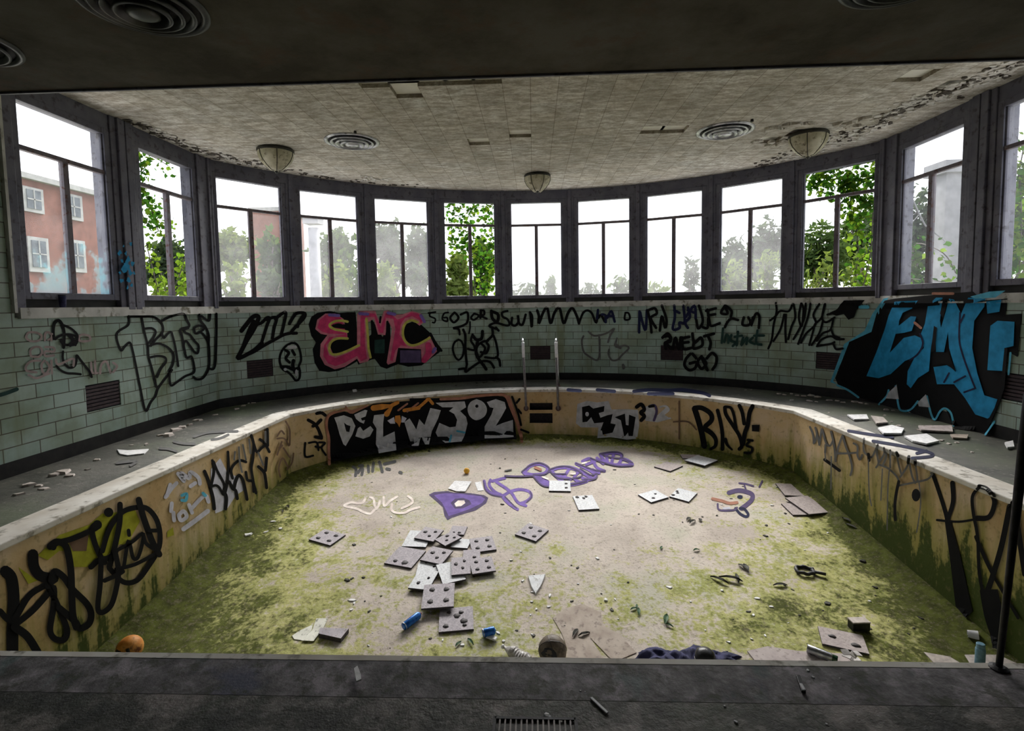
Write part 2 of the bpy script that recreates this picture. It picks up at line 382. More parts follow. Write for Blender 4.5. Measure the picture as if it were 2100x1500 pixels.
# ------------------------------------------------------------------ the room
class Wall:
    def __init__(s, side, xc, yc, R, xe): s.side, s.xc, s.yc, s.R, s.xe = side, xc, yc, R, xe
    def yk(s, off=0): return corner(s.R-off, s.xe-off, s.yc)
    def pt(s, q, z, off=0):
        if s.side == 'L': return Vector((s.xc-s.xe+off, q, z))
        if s.side == 'R': return Vector((s.xc+s.xe-off, -q, z))
        a = q/s.R; r = s.R-off; return Vector((s.xc+r*sin(a), s.yc+r*cos(a), z))
    def ext(s, off=0, y0=-4.5):
        yk = s.yk(off)
        if s.side == 'L': return y0, yk
        if s.side == 'R': return -yk, -y0
        a = atan2(s.xe-off, yk-s.yc); return -a*s.R, a*s.R
    def sz(s, x, y, off=0):
        p = wallhit(x, y, off, s.xc, s.yc, s.R, s.xe)
        if s.side == 'L': return p.y, p.z
        if s.side == 'R': return -p.y, p.z
        return atan2(p.x-s.xc, p.y-s.yc)*s.R, p.z
    def strip(s, name, mat, z0, z1, off, s0=None, s1=None, holes=(), depth=.02, back=None, parent=None, uvz=None, attr=None, zstep=None):
        a, b = s.ext(off); s0 = a if s0 is None else s0; s1 = b if s1 is None else s1
        n = max(1, round((s1-s0)/.12)) if s.side == 'B' or attr else max(1, round((s1-s0)/1.0))
        ss = sorted(set([s0+(s1-s0)*i/n for i in range(n+1)]+[h[i] for h in holes for i in (0, 1)]))
        nz = max(1, round((z1-z0)/zstep)) if zstep else 1
        zz = sorted(set([z0+(z1-z0)*i/nz for i in range(nz+1)]+[h[i] for h in holes for i in (2, 3)]))
        vs = []; uvs = []; fs = []
        def V(q, z, o):
            vs.append(s.pt(q, z, o)); uvs.append((q, (z-z0)/(z1-z0) if uvz else z)); return len(vs)-1
        gr = [[V(q, z, off) for q in ss] for z in zz]
        inh = lambda q, z: any(h[0] < q < h[1] and h[2] < z < h[3] for h in holes)
        for j in range(len(zz)-1):
            for i in range(len(ss)-1):
                if not inh((ss[i]+ss[i+1])/2, (zz[j]+zz[j+1])/2): fs.append((gr[j][i], gr[j][i+1], gr[j+1][i+1], gr[j+1][i]))
        for h in holes:                            # the recess: four reveals and a back
            f = [V(h[0], h[2], off), V(h[1], h[2], off), V(h[1], h[3], off), V(h[0], h[3], off)]
            r = [V(h[0], h[2], off-depth), V(h[1], h[2], off-depth), V(h[1], h[3], off-depth), V(h[0], h[3], off-depth)]
            fs.append((f[0], f[1], r[1], r[0])); fs.append((f[1], f[2], r[2], r[1])); fs.append((f[2], f[3], r[3], r[2])); fs.append((f[3], f[0], r[0], r[3]))
            fs.append((r[0], r[1], r[2], r[3]))
        if back is not None:                       # outer face and the top that joins it
            A = [V(q, z1, off) for q in ss]; B = [V(q, z1, back) for q in ss]; Cc = [V(q, z0, back) for q in ss]; D = [V(q, z0, off) for q in ss]
            for i in range(len(ss)-1): fs += [(A[i], A[i+1], B[i+1], B[i]), (B[i], B[i+1], Cc[i+1], Cc[i]), (Cc[i], Cc[i+1], D[i+1], D[i])]
            fs += [(A[0], B[0], Cc[0], D[0]), (D[-1], Cc[-1], B[-1], A[-1])]
        mb = MB(); mb.add(vs, fs); o = mb.build(name, mat, parent, uvf=uvs)
        if attr:
            at = o.data.attributes.new('damp', 'FLOAT', 'POINT'); at.data.foreach_set('value', [attr(v) for v in vs])
        return o
TW = {k: Wall(k, XC, YC, RG, XE) for k in 'LBR'}
PW = {k: Wall(k, XP, YP, RP, EP) for k in 'LBR'}
NM = dict(L='left', B='back', R='right')
# vent openings in the tiled wall, four corner points each
VENTS = [('L', (175, 790, 246, 780, 248, 833, 178, 845), 'dark recessed wall vent below the scribbled pink letters on the left wall'),
 ('B', (505, 741, 559, 735, 561, 771, 508, 778), 'dark wall vent beside the small round face tag left of the pink letters'),
 ('B', (821, 718, 862, 718, 862, 746, 822, 746), 'dark wall vent under the last letter of the pink bubble lettering'),
 ('B', (1087, 710, 1129, 710, 1129, 737, 1087, 738), 'black wall vent centred between the two ladder rails'),
 ('B', (1355, 709, 1401, 709, 1401, 739, 1355, 740), 'reddish brown wall vent partly under the tag above the word GON'),
 ('B', (1673, 722, 1728, 724, 1728, 760, 1673, 757), 'brown wall vent half covered by the black edge of the big blue lettering'),
 ('R', (2021, 760, 2104, 768, 2104, 826, 2021, 815), 'brown wall vent crossed by the last blue letter on the right wall')]
holes = {'L': [], 'B': [], 'R': []}
for sd, q, lab in VENTS:
    c = [TW[sd].sz(q[2*i], q[2*i+1], TILE_OFF) for i in range(4)]
    h = ((c[0][0]+c[3][0])/2, (c[1][0]+c[2][0])/2, (c[2][1]+c[3][1])/2, (c[0][1]+c[1][1])/2)
    holes[sd].append(h)
WALLS = {}
for k in 'LBR':
    WALLS[k] = structure(TW[k].strip('wall_'+NM[k], M['tile'], DECK, -.05, TILE_OFF, holes=holes[k], depth=.035, back=-.22))
    structure(TW[k].strip('baseboard_'+NM[k], M['base_black'], DECK, DECK+.15, TILE_OFF+.002))
# pale glazed cap along the top of the tiles
n_trim = [0]
def trim(o): n_trim[0] += 1; o.name = 'trim_%d' % n_trim[0]; o.data.name = o.name; return structure(o)
for k in 'LBR':
    s0 = 5.0 if k == 'L' else None; s1 = -4.9 if k == 'R' else None
    trim(TW[k].strip('trim', M['sill'], -.06, .05, TILE_OFF+.035, s0=s0, s1=s1, back=-.05))
    trim(TW[k].strip('trim', M['dark'], .05, .136, -.01, s0=s0, s1=s1, back=-.2))  # sub-sill recess band, its shadow put into the dark colour
    trim(TW[k].strip('trim', M['frame'], 2.205, CEIL+.0, .035, s0=s0, s1=s1, back=-.2))
# tiled wall running on to the ceiling before the first window
structure(TW['L'].strip('wall_left_upper', M['tile'], -.05, CEIL, TILE_OFF, s0=-4.5, s1=4.97, back=-.2))
structure(TW['R'].strip('wall_right_upper', M['dark'], -.05, CEIL, TILE_OFF, s0=-3.35, s1=4.5, back=-.2))
mb = MB(); mb.box((0, -4.6, .4), (11.4, .2, 4.2)); structure(mb.build('wall_behind', M['dark']))
# windows
ANG, WW, ZB, ZT = .227, 1.0701, .2077, 2.1277
wins = {}
for k in range(3, 12):
    A = (k-7)*ANG; c = Vector((XC+RG*sin(A), YC+RG*cos(A))); t = Vector((cos(A), -sin(A))); wins[k] = (c-t*WW/2, c+t*WW/2)
yk = corner(RG, XE, YC)
for i, k in enumerate((2, 1)):
    y = yk-.9035-i*1.6254; wins[k] = (Vector((XC-XE, y-WW/2)), Vector((XC-XE, y+WW/2)))
for i, k in enumerate((12, 13)):
    y = yk-.9035-i*1.6254; wins[k] = (Vector((XC+XE, y+WW/2)), Vector((XC+XE, y-WW/2)))
FR = .082
for k in range(1, 14):
    A, B = wins[k]; t = (B-A).normalized(); c = (A+B)/2
    fr = MB(); fr.slab(A-t*FR, A, .045, .07, ZB-.072, ZT+.078); fr.slab(B, B+t*FR, .045, .07, ZB-.072, ZT+.078)
    fr.slab(A, B, .045, .07, ZB-.072, ZB); fr.slab(A, B, .045, .07, ZT, ZT+.078)
    fr.slab(A, A+t*.018, .02, .04, ZB, ZT); fr.slab(B-t*.018, B, .02, .04, ZB, ZT)
    root = structure(bevel(fr.build('window_%d' % k, M['frame']), .006))
    zt = ZB+.762*(ZT-ZB)
    m = MB(); m.slab(A, B, .028, .03, zt-.024, zt+.024); bevel(m.build('transom', M['frame_in'], root), .004)
    m = MB(); m.slab(c-t*.034, c+t*.034, .028, .03, ZB, zt-.024); bevel(m.build('mullion', M['frame_in'], root), .004)
    if k not in (2, 6, 11):
        pm = M['pane_blue'] if k == 1 else M['pane_thin'] if k in (12, 13) else M['pane']
        for a, b, z0, z1 in ((A, B, zt+.024, ZT), (A, c-t*.034, ZB, zt-.024), (c+t*.034, B, ZB, zt-.024)):
            m = MB(); a3 = (a.x, a.y, 0); m.v = []; n = Vector((t.y, -t.x))
            q = [a-n*.004, b-n*.004]; m.add([(q[0].x, q[0].y, z0), (q[1].x, q[1].y, z0), (q[1].x, q[1].y, z1), (q[0].x, q[0].y, z1)], [(0, 1, 2, 3)])
            m.build('glass_pane', pm, root)
# posts between the windows
def post(segs):
    m = MB()
    for a, b, p in segs: m.slab(a, b, p, .2, .02, CEIL)
    trim(bevel(m.build('trim', M['frame']), .008))
for k in range(3, 11):
    A = wins[k][1]; B = wins[k+1][0]; t = (B-A).normalized(); L = (B-A).length
    a = A+t*FR; b = B-t*FR; L = (b-a).length
    post([(a, a+t*L*.28, .055), (a+t*L*.28, a+t*L*.72, .085), (a+t*L*.72, b, .055)])
for k0, k1 in ((1, 2), (12, 13)):
    a = wins[k0][1]; b = wins[k1][0]; t = (b-a).normalized(); a = a+t*FR; b = b-t*FR; L = (b-a).length
    post([(a, a+t*L*.22, .06), (a+t*L*.22, a+t*L*.5, .09), (a+t*L*.5, a+t*L*.54, .03), (a+t*L*.54, a+t*L*.8, .09), (a+t*L*.8, b, .06)])
kL = Vector((XC-XE, yk)); kR = Vector((XC+XE, yk))
for a, kk, b in ((wins[2][1]+Vector((0, FR)), kL, wins[3][0]), (wins[11][1], kR, wins[12][0]+Vector((0, FR)))):
    d1 = (kk-a).normalized(); d2 = (b-kk).normalized()
    if kk is kL: b = b-d2*FR
    else: a = a+d1*FR
    post([(a, kk, .07), (kk, b, .07), (kk-d1*.06, kk+d1*.012, .10), (kk-d2*.012, kk+d2*.06, .10)])
e = Vector((XC-XE, 4.97)); f = wins[1][0]-Vector((0, FR)); post([(e, f, .07)])
m = MB(); m.slab(e-Vector((0, .03)), e, .09, .0, .0, CEIL); trim(m.build('trim', M['sill']))
f = wins[13][1]-Vector((0, FR)); post([(f, Vector((XC+XE, 3.4)), .07)])
# ceiling of square boards with some missing, concrete above, lower brown ceiling near the camera
CS = .305
miss = set()
def cell(x, y):
    p = planehit(x, y, CEIL); return ffloor(p.x/CS), ffloor(p.y/CS)
for x, y in ((793, 170), (843, 170), (812, 191), (853, 190), (893, 162), (945, 160), (1000, 157), (995, 284), (1079, 272), (1345, 268), (1395, 265), (1870, 160), (1845, 168), (1588, 291), (1632, 268), (1990, 168), (1960, 172)):
    miss.add(cell(x, y))
mb = MB(); cells = set()
for i in range(-19, 21):
    for j in range(13, 39):
        x, y = (i+.5)*CS, (j+.5)*CS
        ok = (abs(x-XC) < XE+.2 and y < yk) or (hypot(x-XC, y-YC) < RG+.12 and y >= yk-.3 and abs(x-XC) < XE+.2)
        if ok and (i, j) not in miss: cells.add((i, j))
th = .045
for i, j in cells:
    x, y = i*CS, j*CS
    mb.add([(x, y, CEIL), (x, y+CS, CEIL), (x+CS, y+CS, CEIL), (x+CS, y, CEIL)], [(0, 1, 2, 3)])
    for di, dj, a, b in ((1, 0, (CS, 0), (CS, CS)), (-1, 0, (0, CS), (0, 0)), (0, 1, (CS, CS), (0, CS)), (0, -1, (0, 0), (CS, 0))):
        if (i+di, j+dj) not in cells:
            mb.add([(x+a[0], y+a[1], CEIL), (x+b[0], y+b[1], CEIL), (x+b[0], y+b[1], CEIL+th), (x+a[0], y+a[1], CEIL+th)], [(0, 1, 2, 3)])
ceiling = structure(mb.build('ceiling', M['ceil']))
mb = MB()
for i, j in miss: mb.add([(i*CS-.02, j*CS-.02, CEIL+th), (i*CS-.02, j*CS+CS+.02, CEIL+th), (i*CS+CS+.02, j*CS+CS+.02, CEIL+th), (i*CS+CS+.02, j*CS-.02, CEIL+th)], [(0, 1, 2, 3)])
o = mb.build('ceiling_board', M['board'], ceiling); o['label'] = 'bare cream board showing where square panels are missing'
Wr = [tuple(TW['B'].pt(s, 0, -.3)[:2]) for s in [TW['B'].ext(-.3)[0]+(TW['B'].ext(-.3)[1]-TW['B'].ext(-.3)[0])*i/50 for i in range(51)]]
lp = [(XC-XE-.3, -4.7)]+Wr+[(XC+XE+.3, -4.7)]; n = len(lp); mb = MB()
mb.add([(x, y, CEIL+th+.01) for x, y in lp]+[(x, y, CEIL+th+.25) for x, y in lp], [tuple(reversed(range(n))), tuple(range(n, 2*n))]+[(i, (i+1) % n, n+(i+1) % n, n+i) for i in range(n)])
structure(mb.build('ceiling_roof_slab', M['concrete']))
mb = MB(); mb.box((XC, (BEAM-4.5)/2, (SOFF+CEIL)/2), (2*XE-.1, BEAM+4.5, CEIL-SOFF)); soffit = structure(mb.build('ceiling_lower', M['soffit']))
mb = MB(); mb.box((XC, BEAM+.008, SOFF+.02), (2*XE-.1, .02, .075)); trim(mb.build('trim', M['frame']))
# peeling paint flakes hanging where the ceiling meets the windows
def ceilhit(x, y, l): return planehit(x, y, CEIL-l)
random.seed(3)
def flakes(name, lab, pts, w, n, mat='peel'):
    mb = MB()
    for _ in range(n):
        i = random.randrange(len(pts)-1); t = random.random(); x = pts[i][0]*(1-t)+pts[i+1][0]*t+random.gauss(0, w*.5); y = pts[i][1]*(1-t)+pts[i+1][1]*t+random.gauss(0, w*.4)
        p = ceilhit(x, y, .004)
        if abs(p.x-XC) > XE-.08 or (p.y > yk and hypot(p.x-XC, p.y-YC) > RG-.1): continue
        r = random.uniform(.02, .055); k = random.randint(5, 7); a0 = random.random()*6
        ring = [(p.x+r*random.uniform(.5, 1.3)*cos(a0+2*pi*q/k), p.y+r*random.uniform(.5, 1.3)*sin(a0+2*pi*q/k), CEIL-.002-random.random()*.018) for q in range(k)]
        mb.add(ring+[(v[0], v[1], CEIL-.001+.0) for v in ring], [tuple(range(k))]+[(q, k+q, k+(q+1) % k, (q+1) % k) for q in range(k)])
    o = mb.build(name, M[mat], ceiling); o['label'] = lab; o['kind'] = 'stuff'
flakes('mould_patch', 'dark mould along the right window heads', [(1560, 338), (1660, 300), (1780, 262), (1870, 215), (1960, 185), (2090, 130)], 16, 150, 'mould')
flakes('mould_patch', 'dark mould along the left window heads', [(230, 240), (300, 262), (370, 295), (450, 322), (560, 345), (700, 372), (900, 392)], 9, 170, 'mould')
flakes('peeling_paint', 'pale peeling paint along the right window heads', [(1660, 300), (1780, 262), (1870, 215), (1960, 185), (2090, 130)], 20, 210)
flakes('peeling_paint', 'pale peeling paint along the left window heads', [(300, 262), (370, 295), (450, 322), (520, 335), (560, 345)], 12, 110)
flakes('peeling_paint', 'short row of peeling paint above the windows left of centre', [(735, 366), (800, 370)], 8, 30)
flakes('peeling_paint', 'peeling paint near the damaged lamp', [(1590, 330), (1640, 318), (1700, 308)], 12, 60)
# pool
def pool_outline(g=0, y0=2.23, n=60):
    R = RP+g; xe = EP+g; k = corner(R, xe, YP); a = atan2(xe, k-YP)
    L = [(XP-xe, y0-g+(k-(y0-g))*i/14) for i in range(14)]
    L += [(XP+R*sin(-a+2*a*i/n), YP+R*cos(-a+2*a*i/n)) for i in range(n+1)]
    L += [(XP+xe, k-(k-(y0-g))*(i+1)/14) for i in range(14)]
    return L
steps = []
for q in ((1086, 827, 1133, 827, 1133, 841, 1086, 841), (1086, 848, 1133, 848, 1133, 868, 1086, 868)):
    c = [PW['B'].sz(q[2*i], q[2*i+1]) for i in range(4)]; steps.append((c[0][0], c[1][0], c[2][1], c[0][1]))
def damp(k):
    def f(v):
        if k == 'B': return -.22+.25*max(0, (v.x-1.8)/1.7)
        if k == 'R': return .16+.22*max(0, min(1, (7-v.y)/3))
        return -.05+.22*max(0, min(1, (5.0-v.y)/1.5))
    return f
POOL = {}
for k in 'LBR':
    s0, s1 = (2.23, None) if k == 'L' else (None, -2.23) if k == 'R' else (None, None)
    POOL[k] = structure(PW[k].strip('wall_pool_'+NM[k], M['pool'], -3.25, DECK-.045, 0, s0=s0, s1=s1, holes=steps if k == 'B' else (), depth=.12, uvz=1, attr=damp(k), zstep=.15))
    z0f = lambda v: v
    o = POOL[k]; uvl = o.data.uv_layers[0].data
    for p in o.data.polygons:                      # v runs 0 at the local floor to 1 at the rim
        for li in p.loop_indices:
            v = o.data.vertices[o.data.loops[li].vertex_index].co; fb = floor_base(v.y); uvl[li].uv[1] = (v.z-fb)/(DECK-.045-fb)
mb = MB()
for h in steps:
    p0 = PW['B'].pt(h[0]+.004, h[2]+.004, -.115); p1 = PW['B'].pt(h[1]-.004, h[3]-.004, -.115); p2 = PW['B'].pt(h[1]-.004, h[2]+.004, -.115); p3 = PW['B'].pt(h[0]+.004, h[3]-.004, -.115)
    mb.add([p0, p2, p1, p3], [(0, 1, 2, 3)])
    for z in (h[2]+.002, h[3]-.002):
        a = PW['B'].pt(h[0], z, -.001); b = PW['B'].pt(h[1], z, -.001); c = PW['B'].pt(h[1], z, -.12); d = PW['B'].pt(h[0], z, -.12); mb.add([a, b, c, d], [(0, 1, 2, 3)])
o = mb.build('step_recess', M['vent_dark'], POOL['B']); o['label'] = 'two dark foothold recesses'
mb = MB(); mb.add([(XP-EP, 2.23, -3.25), (XP+EP, 2.23, -3.25), (XP+EP, 2.23, DECK-.04), (XP-EP, 2.23, DECK-.04)], [(0, 1, 2, 3)]); structure(mb.build('wall_pool_near', M['concrete']))
A = pool_outline(-.02, 2.25); Bq = pool_outline(.28, 2.23)
def ringmesh(inner, outer, z, lip):
    n = len(inner); mb = MB(); vs = []
    for q, zz in ((inner, z-lip), (inner, z), (outer, z), (outer, z-lip)): vs += [(p[0], p[1], zz) for p in q]
    fs = []
    for r in range(3):
        for i in range(n): fs.append((r*n+i, r*n+(i+1) % n, (r+1)*n+(i+1) % n, (r+1)*n+i))
    for i in range(n): fs.append((3*n+i, 3*n+(i+1) % n, (i+1) % n, i))
    mb.add(vs, fs); return mb
rim = bevel(ringmesh([(x, max(y, 2.25)) for x, y in A], [(x, max(y, 2.232)) for x, y in Bq], DECK+.006, .055).build('trim', M['rim']), .012, 3); trim(rim)
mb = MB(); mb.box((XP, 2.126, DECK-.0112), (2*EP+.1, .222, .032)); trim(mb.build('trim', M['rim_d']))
C0 = (XP, 5.7); out = pool_outline(.005); N = len(out)
out2 = []                                          # close the near side with points
for i in range(30): out2.append((XP+EP-2*EP*(i+1)/31, 2.23))
out = out+out2; N = len(out); NR = 46
vs = []; fs = []
for r in range(NR+1):
    t = 1-(1-r/NR)**1.0
    t = r/NR
    t = 1-(1-t)**1.6
    for x, y in out:
        X = C0[0]+(x-C0[0])*t; Y = C0[1]+(y-C0[1])*t; vs.append((X, Y, floor_z(X, Y)))
for r in range(NR):
    for i in range(N): fs.append((r*N+i, r*N+(i+1) % N, (r+1)*N+(i+1) % N, (r+1)*N+i))
mb = MB(); mb.add(vs, fs); floor = structure(mb.build('floor_pool', M['floor'], smooth=True))
at = floor.data.attributes.new('edge', 'FLOAT', 'POINT')
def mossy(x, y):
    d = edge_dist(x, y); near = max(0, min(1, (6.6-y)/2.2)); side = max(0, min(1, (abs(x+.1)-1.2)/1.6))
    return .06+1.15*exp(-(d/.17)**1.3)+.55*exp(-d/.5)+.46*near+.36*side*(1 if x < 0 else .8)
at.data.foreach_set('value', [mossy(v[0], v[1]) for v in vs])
# decks
def flat(name, mat, loop, z):
    mb = MB(); tri = tessellate_polygon([[Vector((x, y, 0)) for x, y in loop]])
    mb.add([(x, y, z) for x, y in loop], [tuple(t) for t in tri])
    o = mb.build(name, mat)
    me = o.data; bm = bmesh.new(); bm.from_mesh(me); bmesh.ops.recalc_face_normals(bm, faces=bm.faces[:])
    if bm.faces[0].normal.z < 0: bmesh.ops.reverse_faces(bm, faces=bm.faces[:])
    bm.to_mesh(me); bm.free(); return structure(o)
outer = [(XC-XE, 2.21)]+[tuple(TW['B'].pt(s, 0)[:2]) for s in [TW['B'].ext()[0]+(TW['B'].ext()[1]-TW['B'].ext()[0])*i/60 for i in range(61)]]+[(XC+XE, 2.21)]
inner = [(x, max(y, 2.21)) for x, y in pool_outline(.15)][::-1]
deck = flat('floor_deck', M['deck'], outer+inner, DECK)
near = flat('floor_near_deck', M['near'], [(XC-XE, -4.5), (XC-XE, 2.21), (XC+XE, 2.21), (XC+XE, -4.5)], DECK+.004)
# vents in the openings
for (sd, q, lab), h in zip(VENTS, [h for s in 'LBR' for h in holes[s]]):
    Wl = TW[sd]; mb = MB(); e = .012; n = 4
    P = lambda s, z, o: Wl.pt(s, z, o)
    c = P((h[0]+h[1])/2, (h[2]+h[3])/2, TILE_OFF-.03)
    def plate(a, b, z0, z1, o0, o1):
        v = [P(a, z0, o0), P(b, z0, o0), P(b, z1, o0), P(a, z1, o0), P(a, z0, o1), P(b, z0, o1), P(b, z1, o1), P(a, z1, o1)]
        mb.add(v, [(0, 1, 2, 3), (7, 6, 5, 4), (0, 4, 5, 1), (1, 5, 6, 2), (2, 6, 7, 3), (3, 7, 4, 0)])
    plate(h[0]+.004, h[1]-.004, h[2]+.004, h[3]-.004, TILE_OFF-.022, TILE_OFF-.033)
    root = reloc(mb.build('wall_vent', M['vent_dark']), c); tag(root, lab, 'vent', 'dark vents in the tiled wall')
    mb = MB(); nb = 7; W_ = h[1]-h[0]; H_ = h[3]-h[2]
    for i in range(nb):
        z = h[2]+.01+(H_-.02)*(i+.5)/nb; plate(h[0]+.006, h[1]-.006, z-H_*.045, z+H_*.045, TILE_OFF-.006, TILE_OFF-.02)
    g_ = mb.build('louvre', M['vent_brick'], root); g_.data.transform(Matrix.Translation(-c))
# ------------------------------------------------------------------ graffiti
# --- left tiled wall
p = Paint(onwall, 0, 620, 7.5)
for t in ("400,540 440,470 560,470 640,520 600,590 480,600 410,560", "690,590 700,480 760,470 800,540 740,580", "790,590 800,490", "1210,540 1260,500 1370,520 1380,590 1240,600 1215,560",
          "540,840 480,830 470,740 540,690 620,700 650,770 600,840 540,840", "700,690 820,700 830,760 700,760 700,830 830,820", "620,900 480,910 400,990 420,1060 560,1080", "690,900 640,960 660,1080 720,1090 760,1000 720,920",
          "790,900 800,1100", "860,880 900,960 1120,870 1130,980", "1400,930 1420,1080 1500,1090", "1460,900 1470,1100", "1540,1100 1560,960 1640,920 1700,1090", "1740,1080 1800,990 1740,930", "440,1120 560,1170 700,1120 760,1100"):
    p.line('A', 34, t)
p.done('graffiti_writing', 'faint pink scribbled letters', WALLS['L'])
p = Paint(onwall, 0, 620, 7.5, .006)
p.line('K', 45, "830,560 820,440 840,330 900,280 950,330 980,420 990,520 980,700")
p.lines('K', 38, "850,570 900,530 990,500 1090,500 1180,540 1170,640 1060,660 980,650", "960,350 1080,400 1180,490 1190,560 1160,660")
p.line('K', 60, "1080,520 1130,600 1080,660"); p.line('K', 80, "960,600 980,680", taper=.6)
p.lines('K', 38, "970,760 965,860 1000,960 1080,1010 1150,980 1175,900 1180,820 1230,880 1300,970 1370,1060 1410,1150", "870,980 920,1040 1020,1090 1150,1100 1240,1110")
p.line('E', 60, "0,1430 100,1400 260,1340")
p.done('graffiti_writing', 'black looped character tag', WALLS['L'])
p = Paint(onwall, 220, 620, 6.25)
for t in ("275,180 270,290 150,370 120,440 140,540 180,620 225,570 290,520 330,640 370,830 420,1080 490,1390 560,1280 620,1200 650,1110 720,1010 830,870", "270,185 440,185 590,190 680,250 715,330 700,400 620,480 560,560",
          "440,190 480,400 520,560 530,700 580,880 630,1090", "480,340 570,335 620,380 590,460 540,520", "540,560 640,530 720,550 800,600 850,680 840,800 790,890 830,870", "540,710 650,690 740,710 750,770 690,850 640,960",
          "680,250 800,190 930,155 990,160 1020,230 1050,310 940,350 960,440 980,560 1010,700 1040,710 1080,700 1110,800 1110,900 1000,950 900,1020 820,1070 800,990 800,920", "700,400 725,460 780,400 820,390 850,480 880,620 910,820",
          "1040,330 990,350 1000,390 1060,420 1120,500 1170,560 1160,650 1120,640 1060,560 1010,500 980,540 1000,650", "1110,330 1130,400 1200,390 1260,450 1300,540 1310,700 1300,850 1230,970 1150,990 1110,960", "1180,160 1200,240 1260,320 1300,420 1300,540",
          "1210,180 1300,240 1320,160", "1400,150 1400,400 1380,820 1300,850", "1110,330 1180,300 1240,340 1160,400"):
    p.line('K', 30, t)
p.done('graffiti_lettering', 'large outlined block letters BTSY in thin black paint', WALLS['L'])
# --- back wall
p = Paint(onwall, 470, 620, 8.335)
p.line('K', 75, "210,490 400,260 500,250 470,360 400,500 300,660 160,930", sm=True)
p.line('K', 70, "420,330 330,520 230,800 150,960 400,840 560,700")
p.lines('K', 55, "480,380 560,350 640,270 690,280 640,420 560,680", "640,300 760,260 810,290 770,440 740,620", "790,290 900,200 970,190 930,400 890,560", "1030,370 1100,250 1160,190 1290,190 1280,270 1160,400 1060,520 1150,530", "1290,200 1200,330 1170,420")
p.line('K', 55, "170,950 400,860 600,740 800,630 930,560 1050,530")
p.done('graffiti_writing', 'slanted heavy black tag with repeated strokes', WALLS['B'])
p = Paint(onwall, 470, 620, 8.335)
p.line('K', 40, "1060,700 960,760 880,880 865,1020 920,1150 1010,1200 1080,1270 1140,1340 1200,1300 1210,1180 1190,1100 1230,980 1200,800 1140,710 1060,700")
p.line('W', 60, "1020,770 1130,770"); p.lines('K', 50, "960,820 1020,870 970,960 1030,1030", "1080,830 1120,900")
p.lines('K', 60, "1100,1000 1090,1100 1130,1200", "900,1110 1000,1110 1100,1150 1190,1130"); p.dot('W', 1150, 1210, 25, 60); p.dot('W', 960, 1150, 30, 25)
p.done('graffiti_face', 'small oval black face doodle', WALLS['B'])
p = Paint(onwall, 630, 620, 7.241)
p.fill('K', "20,330 60,220 150,160 330,130 470,160 600,150 720,150 760,640 950,480 960,250 1120,520 1230,250 1240,600 1480,320 1560,290 1700,340 1830,460 2000,710 1960,750 1860,820 1700,940 1500,960 1350,920 1180,990 1090,960 1000,840 940,860 760,930 740,880 640,940 470,1020 320,1040 180,1020 110,900 80,700 130,600 60,500")
p.fill('R', "540,250 420,170 270,170 150,260 120,400 200,470 300,490 200,620 190,800 260,930 410,1000 560,960 740,840 780,910 900,880 950,800 920,640 900,300 990,250 1050,480 1160,490 1200,270 1260,400 1180,900 1200,930 1310,890 1350,680 1690,700 1700,900 1800,860 1930,730 1820,500 1700,600 1560,640 1440,560 1410,440 1480,310 1560,270 1670,350 1740,290 1690,170 1560,130 1420,180 1300,190 1200,120 1140,130 1080,300 1010,130 780,130 740,180 740,640 520,760 380,760 330,640 440,540 600,550 590,420 400,400 330,340 420,290 560,330")
p.fill('P', "500,230 400,190 280,190 180,270 150,380 220,440 330,470 420,470 560,480 330,520 250,640 240,800 310,910 420,950 560,900 740,800 800,880 890,840 860,640 850,260 870,220 1000,220 1070,450 1130,460 1170,230 1280,250 1310,400 1290,520 1230,860 1270,880 1310,720 1390,640 1480,660 1370,480 1390,330 1450,240 1560,210 1660,260 1690,320 1720,260 1650,170 1540,150 1420,230 1340,260 1210,150 1160,170 1090,370 1010,170 830,160 790,220 790,660 600,760 420,830 320,790 280,640 400,510 600,520")
for t in ("600,290 500,275 400,290 330,345 400,400 500,420 600,440", "600,540 450,540 350,600 330,720 400,780 560,740 770,640", "880,250 900,500 910,680 940,820", "1640,300 1540,270 1450,330 1420,450 1450,570 1540,640 1660,620 1820,530"):
    p.line('L', 36, t)
for t in ("960,280 980,800", "1190,290 1180,520 1150,950", "1090,220 1080,300", "380,350 480,330 600,390"): p.line('K', 30, t)
p.fill('K', "380,600 470,560 720,570 600,640 400,730"); p.fill('K', "370,360 460,320 560,350 600,400 500,390 400,380")
p.fill('K', "1490,400 1550,320 1640,370 1720,370 1830,470 1740,540 1650,590 1550,570 1490,500"); p.fill('E', "1000,560 1150,550 1150,760 1000,760")
p.fill('U', "1380,715 1685,715 1690,900 1380,900"); p.line('K', 40, "1830,470 1900,600 1990,720"); p.lines('V', 50, "1740,820 1790,770", "1900,690 1870,740"); p.lines('P', 90, "1800,640 1800,760 1740,860")
p.lines('V', 45, "1690,200 1740,290", "330,190 470,200", "780,170 900,180", "1200,160 1300,180")
p.done('graffiti_lettering', 'pink and lime bubble letters EMC with black shadow', WALLS['B'])
p = Paint(onwall, 870, 620, 9.373)
